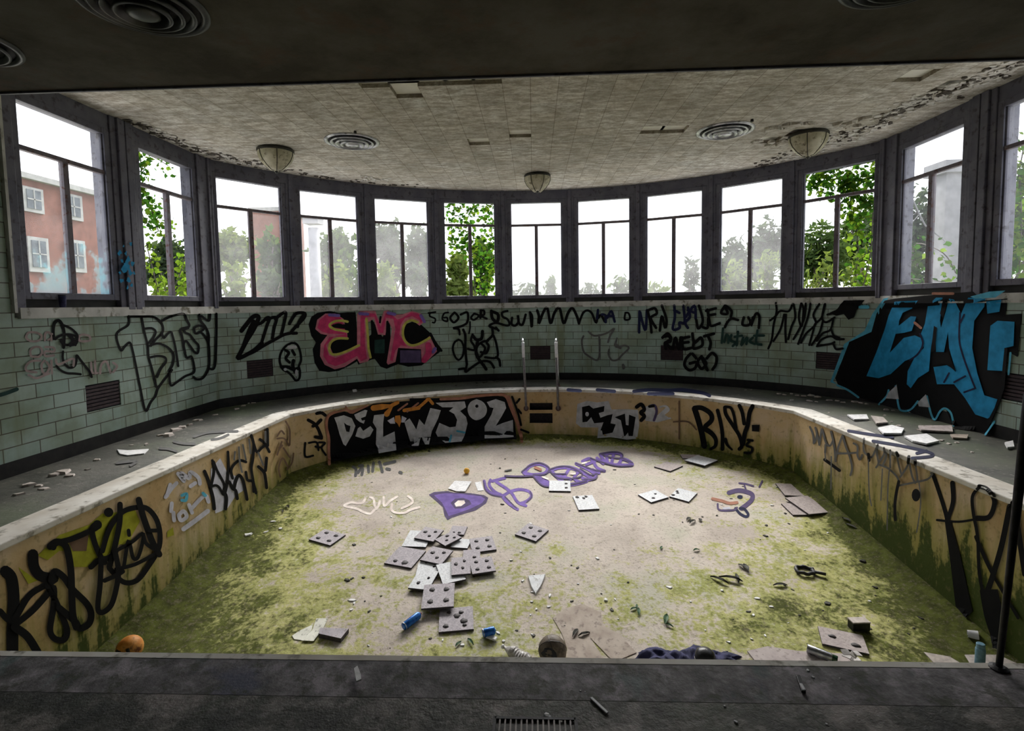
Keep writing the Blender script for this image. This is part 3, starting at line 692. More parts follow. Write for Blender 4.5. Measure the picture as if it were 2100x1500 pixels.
for t, wd in (("80,210 230,190 120,210 110,270 210,320 200,390 160,390", 34), ("460,200 380,220 350,330 440,370 440,300 380,300", 34), ("580,200 500,300 570,390 660,300 600,210", 45), ("700,240 830,200 830,380 720,460 560,500 660,520 680,620", 45),
              ("960,220 900,300 960,340 1050,260 960,220", 40), ("1090,160 1080,300", 50), ("1090,160 1150,170 1150,240 1090,260 1200,320", 42), ("1290,170 1310,310 1400,380 1420,240 1300,180", 60),
              ("1600,170 1500,200 1510,280 1600,330 1640,420 1580,450 1380,400 1250,460 1400,520", 45), ("1690,300 1680,420 1750,450 1810,380 1800,250 1820,400 1890,430 1950,240", 48), ("2030,190 2060,470", 40),
              ("750,530 790,650 790,900 820,1200", 50), ("880,380 880,500 860,600", 32), ("660,720 580,780 550,900 590,1040 660,1110 740,1030 760,880 720,760 660,720", 40),
              ("930,620 900,740 960,840 960,920 840,900", 45), ("1120,560 1100,700 1000,720 930,640", 60), ("1030,740 1000,1000 1150,1230 1190,1290", 60), ("1100,800 1170,900 1060,1060 1000,900 1090,780 1230,740", 45), ("1310,520 1310,640 1200,760 1240,850 1190,980 1090,960", 50),
              ("1330,640 1390,820 1400,1060 1170,1060", 45), ("1380,1060 1440,1110 1460,1220", 50), ("670,1290 780,1280 800,1340 920,1250 1100,1140 1260,1150 1340,1260", 48), ("820,1200 790,1330", 45), ("1380,490 1430,550", 45)):
    p.line('K', wd, t)
p.done('graffiti_writing', 'tangled black tag beside the ladder with SOBOR DSW written above', WALLS['B'])
p = Paint(onwall, 1080, 620, 8.75)
p.line('K', 42, "60,180 100,260 95,430"); p.line('K', 50, "190,150 220,250 220,380 300,180 370,110 430,380 500,190 590,110 665,380 740,200 820,110 900,250 940,380", sm=True)
p.line('K', 42, "940,380 1010,200 1090,150 1170,200 1250,370 1280,150 1280,290 1330,230 1400,350"); p.lines('N', 45, "1280,140 1260,290", "1350,220 1410,240 1420,360", "1450,280 1520,160 1580,350", "1430,250 1560,250")
p.line('K', 34, "1770,200 1760,310 1850,300 1830,200 1770,190")
p.lines('G', 34, "1110,530 1200,600 1330,590 1450,550 1560,480", "1300,590 1310,800 1300,990 1240,1040 1100,960 1020,880 990,700 1020,610", "1570,480 1500,600 1460,720", "1620,650 1600,800 1760,780 1830,830 1700,960 1640,1030 1530,1040 1470,940 1480,850")
p.lines('G', 50, "1590,760 1680,820", "1730,1130 1740,1180")
p.done('graffiti_writing', 'black zigzag row and thin grey initials', WALLS['B'])
p = Paint(onwall, 1300, 610, 7.5)
for t in ("85,220 80,540", "95,230 130,380 180,500 200,200", "210,210 250,360 270,540", "220,200 320,170 350,250 260,320 340,470", "400,510 430,290 480,470 500,340 430,130", "620,130 630,300 600,490 700,470 700,390 780,380 760,130", "620,200 700,240",
          "830,160 860,300 790,390 830,470", "800,300 930,130 950,330", "940,240 830,200", "1000,130 1060,360 990,480 960,350", "1130,190 1160,360 1190,440 1320,400", "1110,210 1260,170", "1140,280 1250,260", "1060,460 1130,470 1140,330",
          "1400,130 1340,240 1440,250 1400,130 1500,210 1490,300", "1400,460 1440,380 1500,330 1600,350", "1690,310 1670,420 1760,430 1790,380 1760,310", "1830,310 1800,440 1860,280 1900,250 1930,310 1920,470"):
    p.line('N' if t[0] in '689' else 'K', 42, t)
for t in ("450,610 540,600 560,680 480,700 490,790", "440,620 520,560 570,640 500,700 570,790", "600,790 640,620 690,800 720,620", "740,620 760,790 880,780", "740,630 850,610", "750,700 840,690", "900,560 930,700 1030,620 1050,740 920,790 920,700", "1080,600 1230,560", "1140,600 1180,700 1160,800",
          "870,870 800,950 780,1050 850,1120 940,1090 960,1000 860,1020", "900,870 960,940", "1040,910 980,1000 1040,1100 1110,1020 1040,920 1130,1120", "1120,940 1200,860 1270,920 1260,1030 1210,1110"):
    p.line('K', 46, t)
for t in ("1370,480 1350,700", "1390,690 1420,580 1450,600 1450,700", "1500,580 1480,660 1560,700 1520,750", "1600,530 1580,740", "1550,610 1660,590", "1680,620 1650,740 1740,620 1730,720", "1830,620 1780,680 1860,720", "1900,510 1880,700 1960,730", "1850,590 2000,590"):
    p.line('E', 38, t)
p.done('graffiti_writing', 'black words NEW CASTLES FINEST GON written in marker letters', WALLS['B'])
p = Paint(onwall, 1560, 600, 8.333)
for t in ("260,180 270,330 220,560 190,800 130,960", "160,480 250,410 330,320 480,320 540,200", "400,380 340,620 220,830", "430,380 420,600 430,850", "560,200 590,420 520,600 470,800", "690,190 650,420 700,580 730,300 700,190", "770,190 730,480 560,800", "850,190 800,440 640,880", "1000,200 900,380 940,540 780,700 690,860",
          "1100,200 1040,430 930,540 900,650 830,900", "1090,210 1050,440 1120,510 1260,430", "1060,500 1000,700 870,900", "1240,460 1190,640 1060,700 960,830", "960,920 1080,900 1200,880 1260,850", "970,900 1050,800 1200,750 1300,800 1420,800", "1200,620 1250,740 1340,780", "1240,880 1290,970 1400,960", "1140,380 1300,330 1420,180 1700,150"):
    p.line('K', 38, t)
p.fill('K', "1150,360 1300,290 1420,140 1780,130 1640,300 1600,420 1500,470 1420,370 1300,400")
p.line('D', 60, "1700,250 1830,250")
p.done('graffiti_writing', 'dense black scribbled tag with arrow', WALLS['B'])
# --- big blue piece, running on to the right wall, the sill and the deck
p = Paint(onwall, 1690, 590, 4.839, .005)
p.fill('D', "480,260 590,110 640,100 520,300 480,480 250,560 90,930 130,960 60,940 200,560 400,430")
p.fill('K', "700,110 600,130 520,260 470,440 250,540 110,900 140,970 340,1090 560,1160 720,960 760,1200 860,1210 1010,1060 1060,1300 1120,1290 1200,1190 1290,1400 1600,1440 1680,1300 1760,1100 1830,640 1920,690 1960,260 1800,270 1820,110 1700,120 1570,130 1480,40 1000,80")
p.lines('D', 20, "130,970 240,1020 340,1090", "545,1160 620,1080 640,1020", "710,980 740,1180 780,1225 860,1210 930,1130", "1020,1080 1060,1250 1100,1310 1150,1230 1200,1200 1260,1250 1285,1370", "1690,1330 1600,1460", "1850,650 1830,860")
p.fill('W', "640,1040 720,970 740,1110 610,1100"); p.fill('W', "930,1140 1010,1060 1050,1190 940,1180")
p.fill('B', "700,140 930,130 870,210 780,250 745,330 740,380 860,285 915,290 870,430 790,450 710,460 650,650 790,500 900,475 960,500 980,580 900,690 800,730 660,860 540,900 420,880 520,640 600,420 640,280")
p.fill('B', "1030,180 1110,100 1175,100 1150,330 1160,400 1190,300 1240,110 1290,120 1360,260 1390,190 1430,100 1600,110 1590,190 1490,330 1470,600 1520,850 1590,1070 1720,1110 1650,1310 1500,1260 1400,1100 1290,960 1120,960 1085,790 1230,770 1310,840 1240,600 1230,440 1190,640 1110,640 1100,380 1060,600 1040,830 930,900 860,1000 820,960 830,830 900,690 990,600 960,460 1000,360")
p.fill('B', "1650,380 1720,330 1890,340 1880,580 1800,600 1780,830 1620,820")
p.fill('B', "1610,140 1760,120 1740,240 1620,260")
p.lines('N', 18, "1350,250 1340,500 1370,650 1440,850 1500,1000", "1390,1040 1500,1000", "1240,850 1190,940", "1400,880 1290,940", "950,460 980,560 930,660 850,720", "1390,270 1350,350")
p.fill('K', "1180,120 1230,120 1180,300 1150,260"); p.fill('K', "1090,380 1120,400 1100,620 1060,640"); p.fill('K', "1100,650 1230,640 1300,820 1200,760 1080,760")
p.fill('K', "1790,600 1820,600 1790,1000 1660,1330 1600,1440 1560,1340 1640,1290 1740,1100")
p.lines('C', 26, "900,350 960,400", "1080,60 1280,60"); p.fill('D', "1450,90 1640,40 1800,30 1700,100 1500,110")
p.done('graffiti_lettering', 'huge blue letters EMC on a spiky black background', WALLS['R'])
# --- pool wall, back
p = Paint(onpool, 600, 800, 8.077, .004)
p.lines('K', 55, "400,390 480,380 540,420", "260,500 360,560 420,640 480,780", "470,500 400,570 340,600", "380,780 480,800"); p.lines('K', 34, "210,880 210,1100 340,1090", "270,880 400,870 430,1000", "440,870 540,880 480,960 550,1080", "380,940 480,960")
p.fill('K', "560,500 650,400 860,360 1000,400 1240,280 1340,230 2100,170 2100,1000 1900,960 1720,1010 1380,1050 640,1190 600,900 570,640")
p.org(840, 790, 6.5625)
p.fill('K', "0,180 300,180 760,160 1160,140 1300,170 1400,380 1430,640 1440,730 1000,740 700,790 300,810 0,800")
p.org(600, 800, 8.077)
p.lines('C', 46, "700,370 590,440 560,600 600,800 600,1000 610,1230"); p.lines('C', 30, "640,400 880,330 1000,350 1230,270", "880,280 960,380 1100,320")
p.line('O', 95, "1340,300 1480,280 1640,270 1560,400", sm=False); p.lines('O', 60, "1640,260 1740,210", "1850,340 2090,300"); p.lines('C', 30, "1750,340 1900,230", "1900,360 2080,220")
p.fill('W', "690,460 850,420 980,470 1040,600 990,740 880,930 840,900 780,740 730,560"); p.fill('K', "850,540 900,580 960,600 940,700 890,690 870,620")
p.fill('W', "1020,410 1200,330 1240,340 1210,440 1130,470 1150,510 1200,500 1180,560 1110,530 1050,480"); p.fill('W', "1080,640 1120,610 1170,680 1290,600 1340,660 1280,770 1170,810 1040,770")
p.fill('W', "1350,420 1520,400 1500,560 1500,780 1690,690 1720,1000 1430,1050 1380,900 1390,640 1330,540")
p.fill('H', "1570,510 1680,450 1700,560 1620,560"); p.fill('H', "1810,430 1890,470 1850,540 1800,540"); p.fill('O', "1700,430 1780,420 1800,520 1770,620 1740,560 1690,520")
p.org(840, 790, 6.5625)
p.fill('W', "-70,500 0,450 50,530 90,600 130,460 200,540 280,310 420,340 380,460 300,620 260,800 210,800 150,700 120,820 30,820 -10,700")
p.fill('W', "350,240 740,220 760,300 680,350 760,430 780,520 740,680 700,760 480,780 380,700 350,640 400,510 540,570 620,560 640,470 600,390 530,350 590,300 440,300")
p.fill('W', "900,190 990,230 1040,320 1010,420 900,475 810,420 780,320 820,230", sm=True); p.dot('K', 905, 285, 22)
p.fill('W', "1040,230 1160,190 1280,230 1300,310 1240,420 1160,550 1260,510 1390,470 1400,700 1300,710 1010,720 1010,560 1100,400 1130,310 1080,300")
p.lines('D', 26, "560,680 540,760", "640,620 740,640")
p.lines('C', 36, "420,190 700,180 900,150 1160,130 1290,150 1360,300 1440,500 1500,700"); p.lines('O', 40, "0,330 120,300 250,190", "260,190 310,250"); p.line('C', 40, "1330,160 1420,420 1490,620 1510,760"); p.lines('K', 30, "1380,160 1460,380 1500,540", "1480,190 1440,240", "1500,380 1460,330", "1500,600 1600,640")
p.done('graffiti_lettering', 'silver letters DELOW 302 on black with an orange border', POOL['B'])
p = Paint(onpool, 1160, 810, 9.545, .004)
p.fill('W', "230,180 420,120 620,150 840,120 900,290 1200,280 1420,300 1440,600 1400,860 1200,880 1080,860 880,830 620,850 640,640 300,640 200,560")
p.fill('W', "1560,240 1680,180 1800,400 1960,250 1860,230 1960,200 2030,290 1940,400 2060,470 1800,540 1560,510")
p.fill('K', "320,240 460,210 540,270 760,220 750,330 650,360 680,450 820,400 920,380 880,560 980,580 920,740 740,780 660,790 680,700 740,540 560,560 500,440 420,530 330,540")
p.fill('K', "960,440 1160,370 1180,590 1230,600 1240,390 1370,440 1310,840 1240,830 1220,740 1150,830 1110,640 1080,500")
p.dot('W', 420, 380, 36, 44)
p.lines('K', 75, "1390,240 1480,190 1540,290 1470,350 1540,420 1480,500"); p.line('U', 50, "1640,230 1740,210 1780,330 1730,500"); p.line('K', 55, "1640,230 1720,220")
p.line('W', 34, "1850,240 1960,220 2020,300 1900,400 1800,500 1960,470 2050,460")
p.done('graffiti_lettering', 'small black letters DELW 302 on a white patch', POOL['B'])
p = Paint(onpool, 1370, 810, 8.077, .004)
p.line('K', 95, "440,230 500,420 560,640 600,850", sm=True); p.line('K', 80, "440,220 560,220 700,310 720,420 620,520"); p.line('K', 90, "600,560 720,640 790,740 780,850 700,900", taper=.5)
p.line('K', 62, "820,260 870,460 900,660 900,900"); p.line('K', 62, "950,740 980,830 1060,910", taper=.5); p.line('K', 60, "940,210 960,330 1080,520 1180,680 1220,840 1180,900"); p.line('K', 48, "950,200 1040,220 1090,340 1110,460 1130,560"); p.line('K', 60, "1180,180 1230,300 1260,480"); p.line('K', 72, "1400,190 1350,300 1320,500 1270,640 1240,820")
p.lines('K', 42, "1320,750 1400,760", "1350,770 1300,840 1390,880 1370,960 1270,960")
p.line('T', 26, "185,110 185,730"); p.lines('T', 24, "90,450 330,450 470,580")
p.fill('K', "1385,500 1515,500 1510,615 1390,605")
p.done('graffiti_lettering', 'tall thick black letters BISY', POOL['B'])
# --- pool wall, left
p = Paint(onpool, 330, 860, 6.25, .004)
p.fill('H', "640,640 760,500 860,700 1000,740 1080,900 960,980 850,1150 700,1210 640,900"); 
for t in ("120,840 80,980", "60,1000 130,900 200,820", "220,700 300,800 260,690 360,760 380,680 480,750 500,830", "380,860 440,820", "140,1080 130,1180", "400,1140 560,980 610,1060", "170,1300 160,1200", "230,1230 290,1180 330,1250 260,1300 230,1240", "360,1100 400,1200"): p.line('H', 50, t)
p.lines('D', 40, "270,980 330,960 320,1040 270,1040", "540,950 570,980"); p.line('H', 60, "290,1410 430,1310 600,1180", sm=False)
p.done('graffiti_writing', 'lilac white scribble with a light blue ring', POOL['L'])
p = Paint(onpool, 330, 860, 6.25, .006)
p.line('K', 44, "560,670 610,790 640,900 670,1020 685,1150"); p.lines('K', 34, "640,880 680,680 670,540 720,660 810,830 810,900", "660,530 690,620", "640,870 700,850 750,880 810,970 850,830 860,700 870,620 860,420"); p.line('K', 44, "810,930 840,1010 830,1150")
p.lines('K', 40, "850,800 880,810 920,890 960,920 980,1020", "940,890 960,800 1000,720 1050,780 1080,900 1105,1030"); p.lines('K', 36, "920,760 900,660 940,580 1010,530 1090,550", "1090,680 1110,780 1170,790", "1160,210 1190,330 1180,500 1160,640 1180,780 1190,930", "1180,790 1220,950", "1190,320 1230,420 1290,370 1340,330", "1270,260 1330,310 1390,420", "1365,130 1370,340")
p.lines('G', 24, "1000,360 1010,540 1040,680", "950,420 940,520", "1050,330 1090,520", "1130,260 1150,440", "1250,430 1310,590", "1340,160 1340,290"); p.lines('K', 40, "1250,610 1320,680 1340,760 1355,880", "1355,500 1340,660")
p.lines('T', 22, "1490,220 1540,150 1580,190", "1490,250 1580,250 1640,340", "1550,290 1490,460", "1570,370 1650,490", "1600,30 1650,140 1650,330", "1530,740 1510,620 1560,500 1620,600", "1620,640 1680,560 1700,440"); p.line('T', 34, "1520,370 1550,340")
p.done('graffiti_writing', 'spiky black tag running down the wall', POOL['L'])
p = Paint(onpool, 0, 1000, 4.286, .004)
p.fill('Y', "330,600 520,420 780,330 900,230 1010,220 1180,180 1230,300 1150,440 1160,520 1050,500 900,640 780,700 640,700 600,560 520,560 420,640"); p.fill('Y', "160,700 330,820 250,850"); p.fill('Y', "1470,390 1520,350 1530,420 1470,440")
p.fill('T', "600,480 700,440 780,420 760,560 640,560")
p.line('K', 105, "50,740 100,800 120,960 115,1150 110,1300 110,1480"); p.line('K', 95, "290,590 300,700 360,780 470,800"); p.line('K', 56, "0,1090 110,1170 250,960 380,870 460,830")
p.line('K', 56, "130,1210 280,1090 400,960 470,880 470,1050 440,1250 480,1330 560,1340 590,1260 540,1120 470,960 420,870"); p.line('K', 75, "130,1230 240,1310 330,1450"); p.line('K', 60, "450,820 480,740 560,790 640,900 760,1020 800,1110 780,1200 700,1240 660,1180 520,1060")
p.line('K', 62, "440,520 500,480 580,520 620,700 630,900 640,1110 670,1230"); p.line('K', 50, "470,530 500,490 640,450 840,360 860,320 810,360 830,480 880,600 920,660"); p.dot('K', 855, 330, 42); p.dot('K', 955, 220, 42)
p.line('K', 50, "800,700 870,640 960,620 1020,560"); p.line('K', 46, "900,560 960,370 1060,230 1180,180 1300,190 1390,320 1400,520 1300,700 1200,820 1080,830 960,710"); p.line('K', 50, "1055,150 1050,320 1000,560 960,700")
p.line('K', 56, "1220,110 1260,260 1340,480 1400,590"); p.lines('K', 34, "1000,570 1160,480 1260,410 1220,600 1170,620 1130,470 1090,690", "1260,420 1290,500 1390,560", "1020,720 1180,680 1340,600 1380,580", "1310,380 1380,380", "1130,380 1135,420"); p.line('K', 48, "890,620 880,850 860,1060 900,1100 980,1030 1030,850 1040,720 1010,560")
p.line('K', 40, "920,820 1030,770 1080,740")
p.done('graffiti_lettering', 'large looping black tag over lime mist', POOL['L'])
# --- pool wall, right
p = Paint(onpool, 1640, 860, 6.25, .004)
for t in ("130,100 170,200 180,310", "200,110 220,200 190,300", "205,120 250,320", "280,130 250,330", "290,140 340,310 390,340 430,270", "400,160 440,330 460,540", "330,330 325,430", "550,210 500,340 460,500", "550,210 590,350 640,480 670,620 650,720", "470,440 600,440 740,430", "690,310 740,350 740,460 770,520 800,460",
          "825,250 820,400 880,470 930,480 1000,330", "1000,330 990,440 1010,560 980,620", "1080,370 1080,450 1010,560", "1080,390 1110,480 1060,600", "1030,590 1130,630 1240,730 1270,800", "1160,400 1160,620", "1240,430 1270,590 1300,700", "1400,480 1380,600 1290,740", "1410,580 1440,730 1480,820", "1475,530 1500,690 1510,800", "320,520 410,590 510,660", "1280,850 1480,810 1640,770 1700,700 1680,690"):
    p.line('G', 26, t)
p.lines('K', 40, "1240,430 1260,470", "1400,480 1390,560", "1480,520 1480,580", "320,520 510,660", "880,450 890,530", "1270,800 1240,940 1220,1100 1225,1290")
p.lines('G', 17, "405,480 400,900", "880,520 890,930 920,1110", "1060,640 1040,1040", "1150,640 1130,900 1120,1420", "1530,820 1550,1080 1500,1450", "325,430 330,520", sm=True); p.dot('K', 1490, 975, 55, 82)
p.done('graffiti_writing', 'thin dripping dark tag along the top of the wall', POOL['R'])
p = Paint(onpool, 1880, 880, 2.886, .005)
p.line('K', 22, "95,270 130,370 170,500 200,640", sm=True); p.line('K', 26, "210,320 215,430 185,530"); p.line('K', 14, "120,540 250,550 370,530")
p.fill('K', "165,540 200,540 250,720 330,1080 290,1120 230,1050 200,800"); p.line('K', 32, "355,530 430,520 460,430 420,360 370,340", taper=.2); p.line('K', 20, "370,345 330,400 335,500 360,640 370,850 400,1010")
p.line('K', 22, "350,640 410,780 460,880"); p.line('K', 18, "460,880 600,1120"); p.line('K', 34, "550,460 500,700 440,900 410,980"); p.line('K', 34, "570,440 600,600 640,860"); p.line('K', 34, "390,960 420,1120 480,1290")
p.fill('K', "400,950 480,950 520,1150 510,1300 450,1300 420,1150")
p.done('graffiti_lettering', 'giant black letters KEN with long drips', POOL['R'])
# --- pool floor
p = Paint(onfloor, 860, 910, 4.667, .001)
p.fill('U', "90,490 140,465 270,455 330,470 480,475 620,495 660,520 640,570 540,640 400,680 310,710 270,735 240,690 225,610 160,550")
p.fill('V', "140,495 250,475 420,485 590,505 630,530 600,570 500,620 380,665 280,695 245,620 215,565"); p.fill('U', "300,570 340,530 420,520 480,545 500,580 420,620 340,625"); p.fill('F', "335,575 370,545 430,545 440,570 400,600 350,605")
p.lines('V', 28, "620,360 640,430 700,480 790,500 870,460 960,440 1050,460 1070,510 1020,555 960,575", "680,350 670,400 720,460 780,490", "740,370 870,460 940,560 1020,595", "700,360 820,330", "780,490 850,570 940,630")
p.lines('U', 12, "615,360 630,440 690,490 790,510", "820,510 930,620", "1060,460 1075,510 1030,560")
p.lines('V', 34, "1000,280 1060,215 1150,195 1225,230 1200,285 1090,300 1010,285", "1110,310 1150,360 1220,400 1330,405 1480,390 1600,360", "1150,330 1230,370", "1240,265 1330,232 1440,230 1530,262 1640,322", "1250,255 1330,330 1400,390")
p.lines('V', 28, "1440,235 1390,310 1340,380", "1530,265 1480,330 1540,372", "1290,300 1450,340", "1500,192 1580,230 1690,300 1640,345 1560,330", "1560,170 1640,145 1700,230 1770,262", "1600,200 1680,170", "1660,250 1720,280")
p.lines('V', 30, "1730,105 1860,88 1935,110 1900,200 1790,180 1740,120", "1860,95 1840,190", "1790,100 1800,180", "1900,205 2035,205 2000,165 1940,145", "1700,140 1760,190")
p.lines('U', 14, "980,270 1060,210 1150,185 1240,230 1210,290 1090,300", "1240,250 1340,220 1440,225 1560,290 1500,330 1330,330 1240,250", "1090,310 1130,360 1210,410 1400,400 1600,360", "1540,240 1640,300 1700,290 1680,340 1580,340", "1500,190 1580,220 1700,260 1780,260", "1730,100 1860,80 1940,100 1930,140 1820,130 1740,100", "1640,140 1750,180 1900,215 2040,210", "1280,290 1400,290", "1940,140 2040,185")
p.lines('F', 16, "1560,190 1600,180", "1450,290 1490,290", "1180,320 1230,340"); p.lines('C', 26, "1110,230 1160,250"); p.lines('U', 16, "820,310 940,315 1080,310"); p.lines('G', 12, "820,260 880,250")
p.done('graffiti_lettering', 'purple letters sprayed across the middle with a dollar sign', floor)
p = Paint(onfloor, 680, 930, 10, .002)
p.lines('F', 48, "690,930 640,1010 540,1030 400,1010 260,1070 330,1100 520,1140 640,1200 790,1240 880,1160", "990,980 960,1080 920,1140", "790,900 860,940 880,1060 910,1120", "1070,900 1070,1060 1110,1070 1200,980 1340,890", "1240,1050 1230,1160 1320,1220 1500,1220 1620,1160 1800,1110", "1570,880 1650,950 1640,1030 1440,1130")
p.done('graffiti_writing', 'pale cream scrawl of two hooked letters', floor)
p = Paint(onfloor, 680, 930, 10, .002)
p.lines('G', 60, "440,280 500,330 490,460", "570,260 640,260 540,400", "640,330 620,440", "750,260 760,380", "860,200 840,370", "980,180 1000,230 1040,380", "1080,220 1300,170", "1130,320 1190,330", "1400,390 1430,400")
p.done('graffiti_writing', 'small faded brown scribble near the left of the back wall', floor)
p = Paint(onfloor, 1420, 970, 6.5625, .002)
p.line('U', 60, "490,270 600,240 700,250 800,290 800,360 730,430 660,480", sm=True); p.line('N', 36, "580,480 640,550 720,590 750,560 700,490 640,480"); p.line('U', 26, "340,420 350,490 430,510 560,500 600,470"); p.dot('N', 640, 325, 38, 26); p.line('C', 40, "270,350 400,380 500,410 600,400"); p.lines('U', 24, "630,140 720,150 820,180", "900,190 940,110", "700,170 720,230"); p.fill('H', "400,470 500,460 520,490 420,495")
p.done('graffiti_face', 'dark blue and brown painted fish shape', floor)
p = Paint(ondeck, 0, 0, 1, .0085)
p.lines('G', 5, "398,896 430,887 487,885", "434,902 452,899 468,892", "357,906 375,910 399,911", "328,920 345,921 362,926", "240,950 280,946 268,955")
p.done('graffiti_writing', 'grey paint strokes on the left deck', deck)
p = Paint(ondeck, 0, 0, 1, .0085)
p.lines('N', 7, "1165,800 1190,802", "1225,800 1260,803", "1300,803 1330,800 1370,801 1400,800 1440,806 1455,812", "1330,808 1380,808"); p.lines('N', 6, "1740,884 1790,892 1830,897", "1790,905 1850,915 1905,928 1910,936 1870,940", "1880,930 1900,925")
p.done('graffiti_writing', 'navy paint strokes on the right deck', deck)
# blue spray on the posts beside the first windows
pp = Paint(lambda x, y, l: wallhit(x, y, .10+l), 0, 0, 1, .002)
rd = random.Random(2)
for x, y, r in ((245, 520, 4), (262, 535, 6), (255, 552, 5), (268, 500, 3), (250, 575, 4), (262, 590, 3), (275, 560, 3), (258, 545, 7), (266, 560, 5), (250, 535, 4), (272, 540, 4), (246, 560, 3), (258, 520, 3), (264, 575, 4), (253, 505, 2), (270, 585, 3)):
    pp.fill('B', [(x+r*rd.uniform(.4, 1.5)*cos(2*pi*q/9), y+r*rd.uniform(.5, 1.9)*sin(2*pi*q/9)) for q in range(9)])
pp.done('graffiti_blotch', 'blue spray blotches on the post', bpy.data.objects['window_2'])
# ------------------------------------------------------------------ things in the room
M['board_grey'] = mottled('grey_tile_back', (.40, .37, .41), (.56, .52, .56), 14, .8, c3=(.26, .23, .24), sc3=30)
M['board_white'] = mottled('white_tile_face', (.66, .68, .72), (.80, .82, .85), 10, .7, c3=(.42, .42, .42), sc3=26)
M['board_tan'] = mottled('damp_fibre_board', (.42, .36, .36), (.52, .46, .45), 8, .85, c3=(.30, .26, .24), sc3=22)
M['daub'] = mottled('black_adhesive_daub', (.025, .022, .025), (.06, .05, .055), 30, .6)
M['edge_dark'] = mottled('dark_tile_edge', (.05, .045, .05), (.09, .08, .08), 20, .8)
M['chip'] = mottled('white_plaster_chip', (.72, .72, .74), (.92, .92, .94), 30, .6)
M['chip_p'] = mottled('pinkish_plaster_piece', (.42, .37, .35), (.60, .54, .50), 22, .8)
M['leaf_d'] = mottled('dead_dark_leaf', (.018, .02, .014), (.05, .045, .035), 30, .7)
M['leaf_g'] = mottled('fallen_green_leaf', (.02, .07, .025), (.04, .12, .04), 30, .6)
M['rub'] = mottled('dark_rubber', (.02, .02, .024), (.04, .04, .048), 20, .5)
M['blue_can'] = mottled('glossy_blue_can_paint', (.015, .09, .42), (.03, .20, .60), 30, .25, .3)
M['cyan_can'] = mottled('pale_blue_can_paint', (.16, .30, .42), (.24, .42, .55), 30, .35, .2)
M['silver_can'] = mottled('scuffed_silver_can', (.30, .31, .34), (.55, .56, .60), 20, .3, .8)
M['white_p'] = mottled('white_plastic', (.70, .70, .74), (.85, .85, .88), 10, .4)
M['black_p'] = mottled('black_plastic', (.012, .012, .015), (.025, .025, .03), 20, .35)
M['red_p'] = mottled('red_plastic', (.35, .03, .02), (.5, .06, .04), 20, .4)
M['paper'] = mottled('creamy_paper', (.74, .74, .66), (.86, .86, .78), 8, .8, c3=(.35, .36, .30), sc3=24)
M['navy'] = mottled('navy_cloth', (.018, .02, .055), (.05, .052, .13), 14, .9)
M['ballm'] = mottled('muddy_brown_leather', (.10, .075, .055), (.20, .16, .12), 12, .55, c3=(.03, .025, .02), sc3=9)
M['orange'] = mottled('worn_orange_rubber', (.55, .20, .03), (.70, .33, .08), 14, .6, c3=(.16, .05, .02), sc3=14)
M['yellow'] = mottled('yellow_orange_foam', (.85, .42, .03), (.95, .55, .06), 20, .5)
M['green_gl'] = mottled('dark_green_bottle_glass', (.01, .04, .02), (.02, .07, .035), 10, .12, 0, 0, spec=.6)
M['clear_p'] = mottled('cloudy_crumpled_plastic', (.40, .38, .37), (.62, .60, .60), 12, .25, c3=(.22, .19, .18), sc3=10)
M['card'] = mottled('wet_cardboard', (.40, .33, .28), (.52, .45, .39), 6, .85, c3=(.28, .23, .2), sc3=18)

def copy_tree(o, parent=None):
    c = o.copy(); COL.objects.link(c); c.parent = parent
    if parent is None:
        for k in ('label',):
            if k in c: del c[k]
    for ch in o.children: copy_tree(ch, c)
    return c
# fallen ceiling tiles ------------------------------------------------
def tile_root(name, mat, daubs, edge='edge_dark', th=.018, daubmat='daub'):
    mb = MB(); mb.box((0, 0, th/2), (1, 1, th)); mb.m = [1]*6; mb.m[1] = 0
    root = mb.build(name, [mat, M[edge]])
    for dx, dy, r in daubs:
        m = MB(); n = 11; ring = [(r*(1+.09*sin(3*a+dx*9)+.09*sin(5*a+dy*7))*cos(a), r*(1+.09*sin(3*a+dx*9)+.09*sin(5*a+dy*7))*sin(a)) for a in [2*pi*i/n for i in range(n)]]
        m.add([(dx+x, dy+y, th-.001) for x, y in ring]+[(dx+x*.75, dy+y*.75, th+.006) for x, y in ring]+[(dx, dy, th+.0075)], [(i, (i+1) % n, n+(i+1) % n, n+i) for i in range(n)]+[(n+i, n+(i+1) % n, 2*n) for i in range(n)])
        m.build('adhesive_daub', M[daubmat], root, smooth=True)
    return root
D4 = [(-.24, -.24, .10), (.25, -.22, .10), (-.22, .26, .10), (.24, .24, .10)]
protos = {}
protos['g4'] = tile_root('fallen_ceiling_tile', M['board_grey'], D4)
protos['g2'] = tile_root('fallen_ceiling_tile', M['board_grey'], [(-.2, -.3, .08), (.15, -.3, .12)])
protos['w0'] = tile_root('fallen_ceiling_tile', M['board_white'], [])
protos['w2'] = tile_root('fallen_ceiling_tile', M['board_white'], [(.3, .2, .08), (.3, -.2, .08)])
protos['w3'] = tile_root('fallen_ceiling_tile', M['board_white'], [(-.3, .4, .1), (0, .3, .08), (.15, .4, .08)])
protos['g5'] = tile_root('fallen_ceiling_tile', M['board_grey'], [(-.22, .3, .07), (-.3, -.28, .09), (.02, .12, .11), (.14, .26, .08), (.22, -.12, .12), (.24, -.3, .07)])
protos['g3'] = tile_root('fallen_ceiling_tile', M['board_grey'], [(-.25, .1, .11), (.2, .25, .09), (.1, -.15, .09)])
protos['t2'] = tile_root('fallen_ceiling_tile', M['board_tan'], [(-.22, .05, .10), (.26, -.18, .12)])
protos['t0'] = tile_root('fallen_ceiling_tile', M['board_tan'], [])
